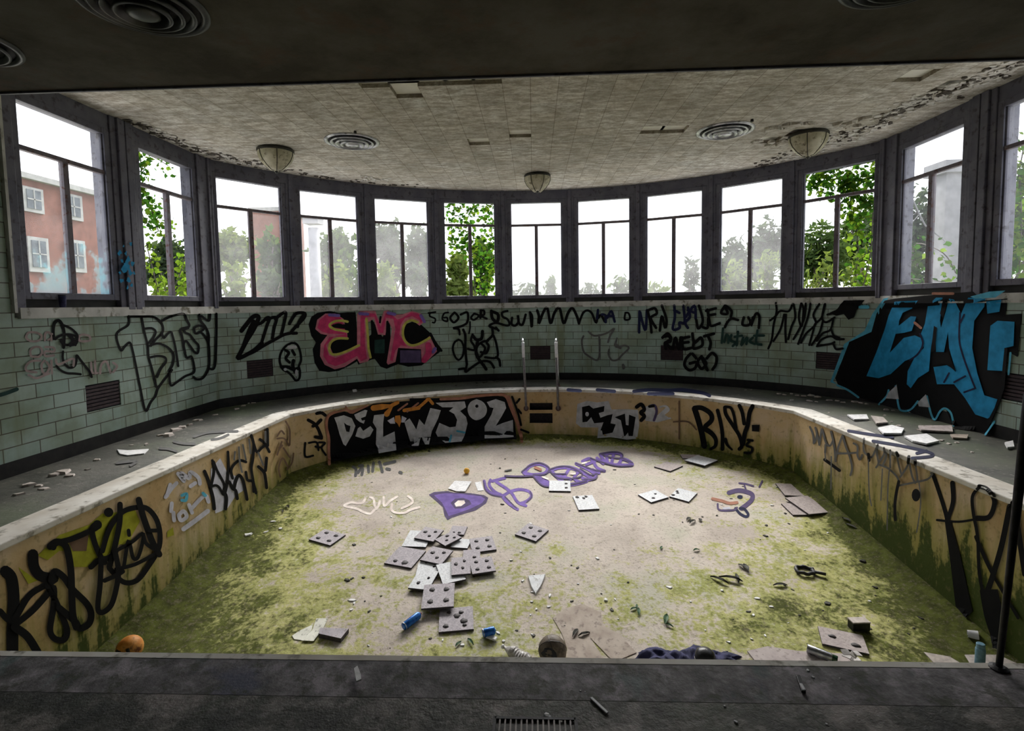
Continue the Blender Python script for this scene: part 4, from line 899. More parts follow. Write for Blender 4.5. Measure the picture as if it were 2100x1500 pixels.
protos['w1'] = tile_root('fallen_ceiling_tile', M['board_white'], [(-.15, -.2, .09), (.2, .1, .07)])
used = set()
def put_tile(kind, q, label, group, dz=0, tilt=0, ta=0, size=None, k=1, o=(0, 0), name=None):
    c = [floorhit(o[0]+q[2*i]/k, o[1]+q[2*i+1]/k, dz) for i in range(4)]      # left, far, right, near corners in turn
    ctr = (c[0]+c[1]+c[2]+c[3])/4
    u = (c[1]-c[0]+c[2]-c[3])/2; v = (c[0]-c[3]+c[1]-c[2])/2
    a = atan2(u.y, u.x); b = atan2(v.y, v.x)-pi/2
    while b-a > pi: b -= 2*pi
    while b-a < -pi: b += 2*pi
    rz = (a+b)/2; lu, lv = u.length, v.length
    if size is None:
        s = max(.27, min(.34, (lu+lv)/2)); lu = max(.7*s, min(lu, 1.15*s)); lv = max(.7*s, min(lv, 1.15*s))
    P = protos[kind]
    if kind in used: r = copy_tree(P)
    else: r = P; used.add(kind)
    r.location = (ctr.x, ctr.y, floor_z(ctr.x, ctr.y)+dz+.002); r.scale = (lu, lv, 1)
    gy = (floor_z(ctr.x, ctr.y+.15)-floor_z(ctr.x, ctr.y-.15))/.3; nn = Vector((tilt*cos(ta), -gy+tilt*sin(ta), 1)).normalized()
    r.rotation_euler = (Vector((0, 0, 1)).rotation_difference(nn).to_matrix() @ Matrix.Rotation(rz, 3, 'Z')).to_euler()
    if name: r.name = name
    tag(r, label, 'tile', group); return r
GP = 'ceiling tiles heaped in the middle of the pool floor'; GS = 'ceiling tiles lying apart on the pool floor'
k5, o5 = 5.555, (770, 1060)
pile = [('w2', (480, 540, 700, 540, 720, 720, 470, 700), 'pale green-stained tile buried in the middle of the heap', 0),
 ('w1', (500, 625, 725, 640, 600, 860, 370, 830), 'white scuffed tile slanting out of the heap just left above the four-dot grey tile', .020),
 ('g2', (290, 360, 545, 400, 430, 625, 100, 530), 'leftmost tile of the heap with a smear of glue near its front edge', 0),
 ('w0', (400, 175, 640, 180, 590, 375, 300, 345), 'plain white tile at the back left of the heap under another tile', 0),
 ('w0', (900, 265, 1075, 285, 1060, 385, 870, 350), 'pale tile scrap showing between the back tiles and the far right tile', 0),
 ('w1', (560, 440, 740, 470, 700, 600, 500, 570), 'stained white tile wedged under the centre of the heap', .0),
 ('g2', (1010, 400, 1180, 390, 1200, 500, 1000, 510), 'darker tile piece at the right centre under two others', .0),
 ('g3', (570, 140, 780, 165, 660, 305, 435, 255), 'grey tile with three glue dots resting on the back left of the heap', .021),
 ('g2', (880, 130, 1020, 150, 1000, 210, 870, 195), 'small tile scrap at the very back of the heap', 0),
 ('g3', (840, 185, 1015, 260, 770, 340, 690, 285), 'tile tipped against its neighbour at the back centre of the heap', .034),
 ('g4', (1060, 270, 1330, 240, 1380, 390, 1110, 430), 'four-dot tile at the far right of the heap', 0),
 ('g3', (640, 370, 930, 400, 720, 545, 500, 520), 'light tile with blotted glue in the centre of the heap', .022),
 ('w0', (700, 560, 880, 520, 1095, 745, 755, 785), 'white tile showing as a pale front corner under a grey one in the heap', .022),
 ('g3', (860, 480, 1060, 470, 1100, 675, 870, 690), 'grey tile lying on top of the white one in the heap', .043),
 ('g4', (1070, 500, 1320, 480, 1375, 625, 1100, 685), 'dark grey tile with glue dots at the right side of the heap', .022),
 ('g4', (545, 790, 900, 785, 895, 1045, 535, 1070), 'grey tile with four round glue dots at the front of the heap', .042),
 ('g5', (720, 1070, 1110, 1045, 1120, 1310, 735, 1330), 'nearest grey tile with spattered glue in front of the heap', 0)]
for kd, q, lab, dz in pile: put_tile(kd, q, lab, GP, dz, k=k5, o=o5)
for kd, q, lab, k_, o_ in (
 ('g4', (200, 265, 325, 300, 235, 365, 95, 330), 'four-dot grey tile lying alone left of the heap', 3, (600, 1000)),
 ('g4', (1450, 230, 1570, 270, 1500, 345, 1370, 295), 'four-dot grey tile lying alone right of the heap', 3, (600, 1000)),
 ('w2', (1245, 365, 1445, 370, 1447, 468, 1240, 466), 'white tile with two dark marks touching the purple lettering', 4.667, (860, 910)),
 ('w3', (1475, 500, 1650, 500, 1725, 640, 1520, 675), 'white tile with dark blots on its far edge right of the dollar sign', 4.667, (860, 910)),
 ('w1', (330, 1310, 430, 1283, 510, 1325, 405, 1365), 'left one of two white tiles lying corner to corner', 3, (1200, 580)),
 ('w3', (520, 1320, 570, 1275, 692, 1300, 635, 1360), 'right one of two white tiles lying corner to corner', 3, (1200, 580)),
 ('t0', (430, 1135, 500, 1110, 595, 1130, 525, 1175), 'beige tile lying alone in front of the back wall', 3, (1200, 580)),
 ('t0', (580, 1050, 690, 1050, 740, 1085, 600, 1092), 'beige tile partly under another below the BISY letters', 3, (1200, 580))):
    put_tile(kd, q, lab, GS, k=k_, o=o_)
put_tile('w0', (630, 1100, 690, 1062, 795, 1095, 740, 1145), 'pale tile overlapping a beige one below the BISY letters', GS, .02, k=3, o=(1200, 580))
put_tile('t2', (1000, 780, 1240, 790, 1245, 905, 1010, 850), 'tan board with two round dark spots near the front right corner', GS, .0, size=1, k=2.625, o=(1300, 1000), name='spotted_board')
GB = 'large boards along the right pool wall'
put_tile('t0', (1250, 440, 1400, 420, 1700, 590, 1290, 575), 'lowest of the overlapping boards by the right pool wall', GB, 0, size=1, k=6.5625, o=(1420, 970), name='fibre_board')
put_tile('t0', (1105, 160, 1370, 130, 1600, 290, 1250, 315), 'farthest large board by the right pool wall', GB, .0, size=1, k=6.5625, o=(1420, 970), name='fibre_board')
put_tile('t0', (1260, 360, 1560, 275, 1845, 490, 1575, 590), 'topmost large board by the right pool wall', GB, .02, size=1, k=6.5625, o=(1420, 970), name='fibre_board')

# flat sheets traced on the floor or deck
def sheet(name, mat, q, label, cat, th=.004, hit=floorhit, k=1, o=(0, 0), curl=0, group=None, dz=.002):
    n = len(q)//2; P = [hit(o[0]+q[2*i]/k, o[1]+q[2*i+1]/k, dz) for i in range(n)]
    c = sum(P, Vector())/n; mb = MB(); low = [p-c+Vector((0, 0, curl*((p-c).length**2))) for p in P]
    mb.add(low+[v+Vector((0, 0, th)) for v in low]+[Vector((0, 0, th))], [(i, (i+1) % n, n+(i+1) % n, n+i) for i in range(n)]+[(n+i, n+(i+1) % n, 2*n) for i in range(n)]+[tuple(reversed(range(n)))])
    r = mb.build(name, mat); r.location = c; return tag(r, label, cat, group)
k6 = dict(k=6.774, o=(590, 1220))
sheet('paper_sheet', M['paper'], (400, 345, 560, 345, 490, 480, 360, 660, 190, 655, 340, 500), 'cream paper strip crossing another near the front left', 'paper', **k6, curl=.3)
sheet('paper_sheet', M['paper'], (60, 575, 180, 500, 350, 420, 330, 500, 210, 640, 90, 625), 'cream paper scrap under the crossing strip near the front left', 'paper', **k6)
r = sheet('broken_tile', M['board_grey'], (450, 520, 850, 530, 740, 670, 430, 600), 'thick broken grey tile beside the two cream papers', 'tile', th=.04, **k6)
r.data.materials.append(M['edge_dark'])
for p in r.data.polygons[:4]: p.material_index = 1
sheet('paper_sheet', M['chip'], (275, 440, 340, 370, 500, 378, 440, 470, 360, 465), 'bluish white paper lying behind the purple letter D', 'paper', k=4.667, o=(860, 910), curl=.4)
sheet('paper_card', M['chip'], (530, 375, 590, 365, 615, 450, 560, 455), 'small white card left of the dollar sign', 'paper', k=4.667, o=(860, 910))
sheet('plaster_wedge', M['board_white'], (1450, 555, 1555, 545, 1530, 610, 1495, 662, 1470, 620), 'white triangular tile piece right of the heap', 'tile', th=.02, k=3, o=(600, 1000))
sheet('cardboard_sheet', M['card'], (930, 260, 1080, 150, 1260, 110, 1460, 200, 1480, 340, 1650, 430, 1850, 640, 1600, 745, 1470, 600, 1400, 470, 1230, 500, 1340, 700, 1560, 810, 1080, 810, 1090, 600, 1030, 430), 'torn flat brown cardboard spread behind the ball', 'cardboard', k=5.358, o=(960, 1220))
sheet('cardboard_sheet', M['board_tan'], (610, 885, 720, 860, 880, 885, 1130, 900, 1300, 990, 700, 1000), 'flat greyish board lying in front of the spray can at the front right', 'board', th=.008, k=2.625, o=(1300, 1000))
sheet('cardboard_sheet', M['chip_p'], (1560, 890, 1700, 915, 1800, 975, 1640, 975), 'dirty striped board scrap at the front right corner', 'board', th=.006, k=2.625, o=(1300, 1000))
sheet('cardboard_sheet', M['chip_p'], (1780, 905, 1960, 905, 2080, 960, 1990, 990, 1830, 985), 'pale board scrap under the standing blue can', 'board', th=.006, k=2.625, o=(1300, 1000))
# papers and plaster on the side decks
dk = dict(hit=deckhit, th=.012)
for q, lab in (((240, 924, 262, 926, 305, 923, 296, 932, 262, 936, 246, 933), 'torn white paper on the left deck'), ((494, 822, 512, 821, 512, 828, 496, 829), 'small bright white scrap on the left deck by the wall'), ((722, 798, 730, 797, 732, 804, 724, 805), 'small white lump on the deck above the silver lettering')):
    sheet('paper_scrap', M['chip'], q, lab, 'paper', **dk)
kr = dict(hit=deckhit, k=3.5, o=(1500, 740))
for q, lab, m_ in (((830, 400, 970, 400, 985, 430, 880, 435), 'bright torn sheet on the right deck, the farthest of three pale sheets', 'chip'), ((1000, 410, 1090, 420, 1125, 455, 1040, 470), 'crumpled pale sheet in the middle of the right deck', 'chip_p'),
                   ((1050, 495, 1150, 480, 1240, 500, 1220, 535, 1090, 545), 'pale sheet with a dark ring on the right deck', 'chip'), ((1240, 555, 1400, 545, 1490, 590, 1400, 615, 1300, 590), 'large curled pale sheet at the edge of the right deck', 'chip'),
                   ((1340, 480, 1580, 485, 1590, 525, 1360, 515), 'long light plank piece on the right deck by the wall', 'board_tan'), ((1960, 600, 2020, 590, 2030, 630, 1980, 640), 'white plaster lump on the right deck behind the handrail', 'chip'), ((1570, 540, 1700, 545, 1690, 570, 1590, 565), 'brown wooden sliver on the right deck by the wall', 'card')):
    sheet('paper_scrap' if 'sheet' in lab else 'debris_piece', M[m_], q, lab, 'debris', th=.02, **kr, curl=.2)

# small crumbs: one of each kind is built, the rest are copies
def crumb(name, mat, seed, h=.3, n=6):
    rd = random.Random(seed); mb = MB(); ring = [(rd.uniform(.5, 1)*cos(2*pi*i/n), rd.uniform(.5, 1)*sin(2*pi*i/n)) for i in range(n)]
    mb.add([(x, y, 0) for x, y in ring]+[(x*.8, y*.8, h*rd.uniform(.6, 1.2)) for x, y in ring]+[(0, 0, h)], [(i, (i+1) % n, n+(i+1) % n, n+i) for i in range(n)]+[(n+i, n+(i+1) % n, 2*n) for i in range(n)]+[tuple(reversed(range(n)))])
    return mb.build(name, mat)
def leaf(name, mat, seed):
    rd = random.Random(seed); mb = MB(); vs = []; n = 7
    for i in range(n):
        t = i/(n-1); w_ = .42*sin(pi*min(1, t*1.05))**.8+.01; z = .25*sin(pi*t)+.1*rd.random()
        vs += [(t*2-1, -w_, z+.18), (t*2-1, 0, z), (t*2-1, w_, z+.2)]
    fs = []
    for i in range(n-1): fs += [(3*i, 3*i+1, 3*i+4, 3*i+3), (3*i+1, 3*i+2, 3*i+5, 3*i+4)]
    mb.add(vs, fs); return mb.build(name, mat)
def strew(protos_, pts, label, cat, group, hit, rr, seed):
    rd = random.Random(seed)
    for i, (x, y, s) in enumerate(pts):
        P = protos_[i % len(protos_)]; o = P if i < len(protos_) else P.copy()
        if i >= len(protos_): COL.objects.link(o)
        p = hit(x, y, .001); o.location = p; q = rd.uniform(*rr)*s; o.scale = (q*rd.uniform(.8, 1.5), q*rd.uniform(.6, 1), q*rd.uniform(.6, 1.1)); o.rotation_euler = (0, 0, rd.random()*6.28)
        tag(o, label, cat, group)
def rnd(n, x0, x1, y0, y1, seed, ok=None):
    rd = random.Random(seed); L = []
    while len(L) < n:
        x, y = rd.uniform(x0, x1), rd.uniform(y0, y1)
        if ok is None or ok(x, y): L.append((x, y, rd.uniform(.5, 1.1)))
    return L
def infloor(x, y):
    p = floorhit(x, y); return edge_dist(p.x, p.y) > .25 and p.y > 3.9
wp = [(1553, 1228, 1.6), (1582, 1245, 1.2), (1372, 1205, 1.3), (1480, 1212, 1), (1545, 1262, 1.2), (1090, 1235, 1.4), (1100, 1250, 1.2), (1088, 1262, 1), (1128, 1222, 1), (1072, 1192, 1), (1092, 1215, 1), (1243, 1232, 1.8), (1225, 1146, 1.6), (1068, 1132, 1), (1048, 1150, 1.3), (1185, 1198, 1), (833, 936, 1.5), (1125, 1245, 1), (1583, 1037, 1.2), (1120, 914, 1.2), (722, 1232, 2.2), (508, 1098, 3), (545, 1092, 1.6), (575, 1085, 1.6), (560, 1070, 1.8), (585, 1062, 1.2)]
strew([crumb('plaster_chip', M['chip'], i) for i in range(4)], wp+rnd(46, 700, 1850, 960, 1330, 5, infloor), 'small white plaster chip lying on the mossy pool floor', 'plaster chip', 'white plaster chips on the pool floor', floorhit, (.016, .03), 1)
kp = [(880, 926, 1.6), (1036, 942, 1), (1100, 943, 1), (1025, 961, 1), (1014, 950, .8), (1260, 964, 1.3), (1310, 1055, 1), (1340, 1057, 1), (1030, 1035, 1.2), (1036, 1053, 1), (726, 1118, 1.4), (712, 1190, 1.4), (722, 1187, 1), (1618, 1075, 1.2), (1572, 1078, 1), (1570, 1100, 1.6), (1470, 1058, 1), (1608, 1200, 1.6), (1625, 1210, 1), (1795, 1205, 1.8), (1795, 1222, 1.2), (1697, 1238, 1.6), (1770, 1152, 2), (1888, 1268, 1.8), (1535, 1255, 1), (1128, 1145, 1), (1185, 1165, 1), (1172, 1160, .8)]
strew([crumb('dark_crumb', M['leaf_d'], 10+i, .25) for i in range(3)], kp+rnd(52, 640, 1900, 950, 1330, 6, infloor), 'small dark crumb of dirt lying on the mossy pool floor', 'dirt crumb', 'dark crumbs on the pool floor', floorhit, (.015, .032), 2)
strew([leaf('dead_leaf', M['leaf_d'], 1), leaf('dead_leaf', M['leaf_d'], 2)], [(1420, 1072, 1.3), (1436, 1068, 1.2), (1412, 1066, .9), (1530, 1167, 1.4), (1520, 1163, 1), (1475, 1192, 1.5), (1498, 1190, 1.4), (1512, 1188, 1.2), (1600, 1202, 1.1), (690, 1098, .9), (1180, 1300, .8), (1198, 1303, .9), (1735, 1068, 1.2), (1745, 1080, 1.2), (590, 1042, 1.3), (580, 1050, 1)], 'long curled dead leaf on the pool floor', 'leaf', 'dead leaves on the pool floor', floorhit, (.045, .06), 3)
strew([leaf('green_leaf', M['leaf_g'], 4)], [(1300, 1250, 1.2), (1310, 1256, 1), (1306, 1245, .9), (1366, 1272, 1.2), (1372, 1284, .9), (1356, 1125, 1), (1428, 1130, 1.1), (965, 1318, 1), (940, 1322, .9)], 'dark green fallen leaf on the pool floor', 'leaf', 'green leaves on the pool floor', floorhit, (.035, .05), 4)
def ondk(x, y, l=0): return deckhit(x, y, l)
lft = [(x, 845+(470-x)*.22+dy, s) for x, dy, s in ((60, 60, 2.2), (80, 66, 1.6), (110, 52, 2), (130, 50, 2.4), (145, 60, 1.5), (40, 75, 1.6), (90, 75, 1.2), (330, 18, 2), (345, 22, 2.4), (360, 14, 2.2), (375, 12, 1.8), (390, 10, 1.5), (405, 4, 1.6), (440, 0, 1.2), (300, 30, 1.2), (270, 25, 1), (500, -5, 1.8), (520, -7, 1.6), (485, -2, 1.2), (200, 40, 1.2), (180, 55, 1))]
strew([crumb('plaster_piece', M['chip_p'], 20+i, .35) for i in range(3)], lft, 'pinkish grey plaster piece on the left deck', 'plaster piece', 'plaster rubble on the left deck', ondk, (.03, .05), 7)
rgt = [(1500+x/3.5, 740+y/3.5, s) for x, y, s in ((100, 212, 1), (140, 210, .9), (340, 240, 1.6), (380, 245, 1.8), (430, 240, 1.7), (470, 250, 1.3), (430, 285, 1.2), (520, 255, 1.8), (570, 250, 2), (620, 262, 1.9), (560, 290, 1.6), (610, 296, 1.4), (700, 285, 1.6), (760, 290, 1.8), (800, 300, 1.4), (880, 296, 1.8), (930, 305, 1.6), (970, 312, 1.3), (700, 375, 1), (1110, 355, 1.5), (1160, 358, 1.3), (1280, 372, 1.1), (1100, 395, 1), (1350, 500, 1.4), (1500, 575, 1.3), (1560, 600, 1.2), (1620, 590, 1), (1730, 660, 1), (1150, 440, 1), (1200, 470, 1))]
strew([crumb('plaster_piece', M['chip_p'], 30+i, .3) for i in range(3)], rgt, 'pinkish grey plaster piece on the right deck', 'plaster piece', 'plaster rubble on the right deck', ondk, (.028, .045), 8)
bk = rnd(26, 830, 1040, 782, 792, 9)+rnd(14, 560, 830, 800, 812, 10, lambda x, y: abs(y-(845-x*.053)) < 6)
strew([crumb('dark_rubble', M['leaf_d'], 40+i, .5) for i in range(2)], bk, 'dark rubble crumb along the foot of the back wall', 'dirt crumb', 'dark rubble on the back deck', ondk, (.02, .04), 9)
strew([crumb('near_chip', M['chip'], 50+i, .4) for i in range(2)], [(1122, 1468, 1.6), (1128, 1472, 1), (1152, 1481, 1.8), (1160, 1479, 1.2), (1176, 1482, 1), (1172, 1476, .8), (1668, 1390, .9), (1657, 1376, .8), (1722, 1392, .8), (1510, 1482, .9), (1695, 1486, .9), (1486, 1449, .7), (1190, 1418, .8), (1200, 1420, .6)], 'tiny white chip on the dark near deck', 'plaster chip', 'white chips on the near deck', lambda x, y, l: deckhit(x, y, .005), (.008, .013), 11)

# cans, bottles, ball, cloth ------------------------------------------------
def axisM(p, d): return Matrix.Translation(p) @ Vector(d).to_track_quat('Z', 'Y').to_matrix().to_4x4()
def spray_can(name, p, d, h, r, mat, label, capm='black_p', cat='spray can', cap=True, nozzle='white_p'):
    root = empty(name, p); root.matrix_world = axisM(p, d)
    m = MB(); m.lathe([(r*.9, 0), (r, .006), (r, h*.80), (r*.93, h*.84), (r*.62, h*.90), (r*.6, h*.905)], 24); m.build('body', mat, root, smooth=True)
    m = MB(); m.lathe([(r*1.02, .002), (r*1.02, .008)], 24); m.build('base_rim', M['silver_can'], root)
    if cap: m = MB(); m.lathe([(r*.86, h*.86), (r*.86, h*1.02), (r*.75, h*1.04)], 20); m.build('cap', M[capm], root)
    else:
        m = MB(); m.lathe([(r*.30, h*.90), (r*.28, h*.98), (r*.2, h*.985)], 12); m.build('nozzle', M[nozzle], root)
    return tag(root, label, cat, 'discarded cans in the pool')
a = floorhit(828, 1286, .038); b = floorhit(864, 1258, .038)
spray_can('spray_can', a, b-a, (b-a).length*1.0, .034, M['blue_can'], 'bright blue spray can lying in front of the tile heap', cap=False, nozzle='red_p')
a = floorhit(990, 1300, .04); b = floorhit(1026, 1290, .04)
r = spray_can('drink_can', a, b-a, .125, .036, M['blue_can'], 'squashed royal blue can with a dark end right of the nearest tile', cap=False)
a = floorhit(1008, 1308, .018)
m = MB(); m.box((0, 0, 0), (.10, .045, .02), Matrix.Rotation(-.5, 3, 'Z')); r = bevel(m.build('torn_packet', M['white_p']), .006); r.location = a; tag(r, 'small white packet beside the squashed royal blue can', 'packet')
a = floorhit(1655, 1330, .046); b = floorhit(1712, 1352, .046)
spray_can('spray_can', a, b-a, .21, .033, M['silver_can'], 'silver spray can with dark bands lying on the board at the front right', 'green_gl')
a = floorhit(1745, 1350, .036); m = MB()
for i in range(7): m.box((.04*cos(i), .03*sin(i*2), .01*i-.01), (.06, .045, .006), Matrix.Rotation(i*.8, 3, 'Z') @ Matrix.Rotation(.5*sin(i), 3, 'X'))
r = m.build('crumpled_wrapper', M['clear_p']); r.location = a; tag(r, 'crumpled grey wrapper next to the silver spray can', 'wrapper')
a = floorhit(2009, 1372, .009); spray_can('spray_can', a, (0, 0, 1), .20, .033, M['cyan_can'], 'pale blue spray can standing upright in the front right corner', 'cyan_can')
a = floorhit(1984, 1300, .03); m = MB(); m.lathe([(.028, 0), (.036, .07), (.034, .07), (.026, .004)], 18, cap=False); r = m.build('plastic_cup', M['white_p']); r.matrix_world = axisM(a, (1, -.6, .1)); tag(r, 'white plastic cup lying near the right pool wall', 'cup')
# small lidded box
q = floorhit(1761, 1290, 0); root = empty('small_box', q, .05)
m = MB(); m.box((0, 0, .035), (.15, .08, .07)); bevel(m.build('box_body', M['black_p'], root), .004); m = MB(); m.box((0, 0, .076), (.155, .085, .012)); bevel(m.build('lid', M['chip_p'], root), .003)
tag(root, 'small dark box with a pale lid behind the spotted tan board', 'box')
# ball
c = floorhit(1133, 1334, .115); root = empty('leather_ball', c)
m = MB(); prof = [(.115*sin(pi*i/18)+.0001, -.115*cos(pi*i/18)) for i in range(19)]; m.lathe(prof, 32, cap=False); m.build('ball_skin', M['ballm'], root, smooth=True)
m = MB()
for ax in ((1, .2, .3), (0, 1, .4), (.3, -.2, 1)):
    Rm = Vector(ax).to_track_quat('Z', 'Y').to_matrix(); m.tube([Rm @ Vector((.1155*cos(2*pi*i/28), .1155*sin(2*pi*i/28), 0)) for i in range(29)], .0022, 5)
m.build('seam', M['black_p'], root)
m = MB(); Rm = Vector((-.25, -.85, .25)).to_track_quat('Z', 'Y').to_matrix(); m.add([Rm @ Vector((.062*cos(2*pi*i/14)*(1+.15*sin(3*i)), .05*sin(2*pi*i/14), .106-.0)) for i in range(14)]+[Rm @ Vector((0, 0, .1158))], [(i, (i+1) % 14, 14) for i in range(14)])
m.build('dark_patch', M['black_p'], root); tag(root, 'muddy brown ball with a dark patch at the near edge of the pool', 'ball')
# bottles
def bottle(name, a, d, L, r, mat, label, crush=0, neck=.28):
    root = empty(name, a); root.matrix_world = axisM(a, d); m = MB(); prof = [(r*.8, 0), (r, .01), (r, L*.55), (r*.9, L*.66), (r*neck*1.3, L*.84), (r*neck, L*.88), (r*neck, L*.97)]
    pp = [prof[0]]
    for i in range(1, 12): pp.append((r*(1-crush*.25*(i % 2)), .01+(L*.55-.01)*i/12))
    m.lathe(pp+prof[2:], 20, mi=0)
    if crush: m.v = [(x*(1+crush*.3*sin(z*60+x*40)), y*(1-crush*.45+crush*.2*sin(z*45)), z) for x, y, z in m.v]
    m.build('bottle_body', mat, root, smooth=not crush)
    m = MB(); m.lathe([(r*neck*1.2, L*.95), (r*neck*1.2, L*1.0)], 14); m.build('cap', M['white_p'], root); return tag(root, label, 'bottle')
a = floorhit(1086, 1356, .045); b = floorhit(1030, 1326, .04)
bottle('plastic_bottle', a, b-a, (b-a).length, .052, M['clear_p'], 'crumpled cloudy plastic bottle left of the muddy ball', .5)
a = floorhit(1078, 1366, .033); b = floorhit(1122, 1366, .033); bottle('glass_bottle', a, b-a, .20, .032, M['green_gl'], 'dark green glass bottle lying against the muddy ball')
# orange ball and yellow ball
c = floorhit(266, 1330, .10); root = empty('rubber_ball', c)
m = MB(); m.lathe([(.10*sin(pi*i/16)+.0001, -.10*cos(pi*i/16)) for i in range(17)], 26, cap=False)
for i, v in enumerate(m.v):
    v = Vector(v); q = (v.normalized()-Vector((.15, -.95, .0)).normalized()).length
    if q < .75: v = v*(1-.35*(1-q/.75))
    m.v[i] = tuple(v)
m.build('ball_skin', M['orange'], root, smooth=True)
m = MB(); m.box((-.035, -.075, .02), (.045, .02, .035), Matrix.Rotation(.4, 3, 'Y')); m.box((.045, -.07, .015), (.025, .02, .06), Matrix.Rotation(-.2, 3, 'Y')); bevel(m.build('dark_tear', M['black_p'], root), .006)
m = MB(); m.box((.005, -.072, -.03), (.035, .02, .05)); bevel(m.build('pale_patch', M['chip_p'], root), .006)
tag(root, 'dented orange ball with dark tears by the foot of the left pool wall', 'ball')
c = floorhit(957, 966, .045); m = MB(); m.lathe([(.045*sin(pi*i/12)+.0001, -.045*cos(pi*i/12)) for i in range(13)], 18, cap=False); r = m.build('small_ball', M['yellow'], smooth=True); r.location = c; tag(r, 'small yellow-orange ball behind the purple letters', 'ball')
# navy garment and black cap
c = floorhit(1415, 1366, 0); mb = MB(); nx, ny = 40, 20; W_, H_ = .86, .34; vs = []
for j in range(ny+1):
    for i in range(nx+1):
        x = (i/nx-.5)*W_; y = (j/ny-.5)*H_; e = max(0, 1-(abs(x)/(W_/2))**4)*max(0, 1-(abs(y)/(H_/2))**3)
        z = e*(.05+.075*abs(noise.noise(Vector((x*7+3, y*9, 1))))+.04*abs(noise.noise(Vector((x*18, y*16, 5))))+.03*sin(x*26+y*15)**2)
        vs.append((x*(1+.10*sin(j)), y+.03*sin(x*17), z+.003))
mb.add(vs, [(j*(nx+1)+i, j*(nx+1)+i+1, (j+1)*(nx+1)+i+1, (j+1)*(nx+1)+i) for j in range(ny) for i in range(nx)])
r = mb.build('crumpled_garment', M['navy'], smooth=True); r.location = c; r.rotation_euler = (0, 0, .03); tag(r, 'crumpled navy blue garment at the near edge of the pool', 'garment')
c = floorhit(1446, 1356, .10); root = empty('black_cap', c)
m = MB(); m.lathe([(.075, 0), (.08, .03), (.07, .07), (.045, .092), (.002, .10)], 20); m.build('crown', M['black_p'], root, smooth=True); m = MB(); m.lathe([(.082, 0), (.085, .008), (.082, .014)], 20); m.box((.0, -.09, .004), (.12, .09, .008)); m.build('brim', M['rub'], root)
tag(root, 'black cap lying on top of the navy garment', 'cap')
m = MB(); m.box((0, 0, 0), (.06, .04, .012), Matrix.Rotation(.4, 3, 'Z')); r = m.build('orange_scrap', M['orange']); r.location = floorhit(1314, 1352, .008); tag(r, 'orange scrap at the left end of the navy garment', 'scrap')
# dark rubber ring
c = floorhit(1650, 1170, .02); m = MB(); m.tube([(.085*cos(2*pi*i/24)*(1+.1*sin(i)), .075*sin(2*pi*i/24), .006*sin(i*1.7)) for i in range(25)], .018, 8); m.tube([(.08, -.03, 0), (.13, -.07, .005), (.17, -.08, 0)], .016, 8)
r = m.build('rubber_ring', M['rub'], smooth=True); r.location = c; tag(r, 'dark rubber ring lying in the right half of the pool floor', 'ring')
# near deck: drain grate, white strip, lighter, paper, cup on the sill
a = deckhit(1015, 1476); b = deckhit(1180, 1476); root = empty('drain_grate', ((a.x+b.x)/2, a.y-.11, DECK+.005)); W_ = b.x-a.x
m = MB(); m.box((0, .105, .004), (W_, .012, .008)); m.box((0, -.105, .004), (W_, .012, .008)); m.box((-W_/2, 0, .004), (.012, .22, .008)); m.box((W_/2, 0, .004), (.012, .22, .008)); m.build('grate_frame', M['rub'], root)
m = MB(); m.box((0, 0, .0012), (W_, .21, .001)); m.build('drain_pit', M['black_p'], root)
for i in range(14): m = MB(); m.box((-W_/2+W_*(i+1)/15, 0, .004), (.006, .20, .006)); m.build('grate_bar', M['pitted'], root)
tag(root, 'dark barred drain grate at the bottom edge of the near deck', 'drain')
def strip_of(name, a, b, w_, mat, lab, cat, h=.006):
    a, b = deckhit(*a), deckhit(*b); d = b-a; m = MB(); m.box((0, 0, h/2), (d.length, w_, h)); r = bevel(m.build(name, mat), .002); r.location = (a+b)/2+Vector((0, 0, .006)); r.rotation_euler = (0, 0, atan2(d.y, d.x)); return tag(r, lab, cat)
strip_of('plastic_strip', (1212, 1436), (1246, 1468), .012, M['white_p'], 'long thin white plastic strip on the near deck', 'strip')
strip_of('lighter', (1636, 1392), (1648, 1426), .016, M['black_p'], 'black lighter on the near deck', 'lighter', .012)
strip_of('white_lighter_end', (1642, 1412), (1650, 1426), .012, M['white_p'], 'white plastic end of the black lighter', 'plastic bit', .016)  # the lighter's white end, built as its own piece
sheet('paper_scrap', M['chip'], (726, 1374, 733, 1368, 740, 1386, 741, 1396, 731, 1400, 729, 1390), 'twisted white paper scrap on the near rim', 'paper', hit=lambda x, y, l: planehit(x, y, DECK+.02+l), th=.006)
p_ = wallhit(125, 622, .04); m = MB(); root = empty('dark_cup', (p_.x+.02, p_.y, .052)); m.lathe([(.028, 0), (.036, .13), (.033, .13), (.026, .006)], 18, cap=False); m.build('cup_body', M['navy'], root); m = MB(); m.lathe([(.037, .125), (.038, .135), (.034, .135)], 18); m.build('cup_rim', M['black_p'], root)
tag(root, 'dark blue cup standing on the sill of the leftmost window', 'cup')

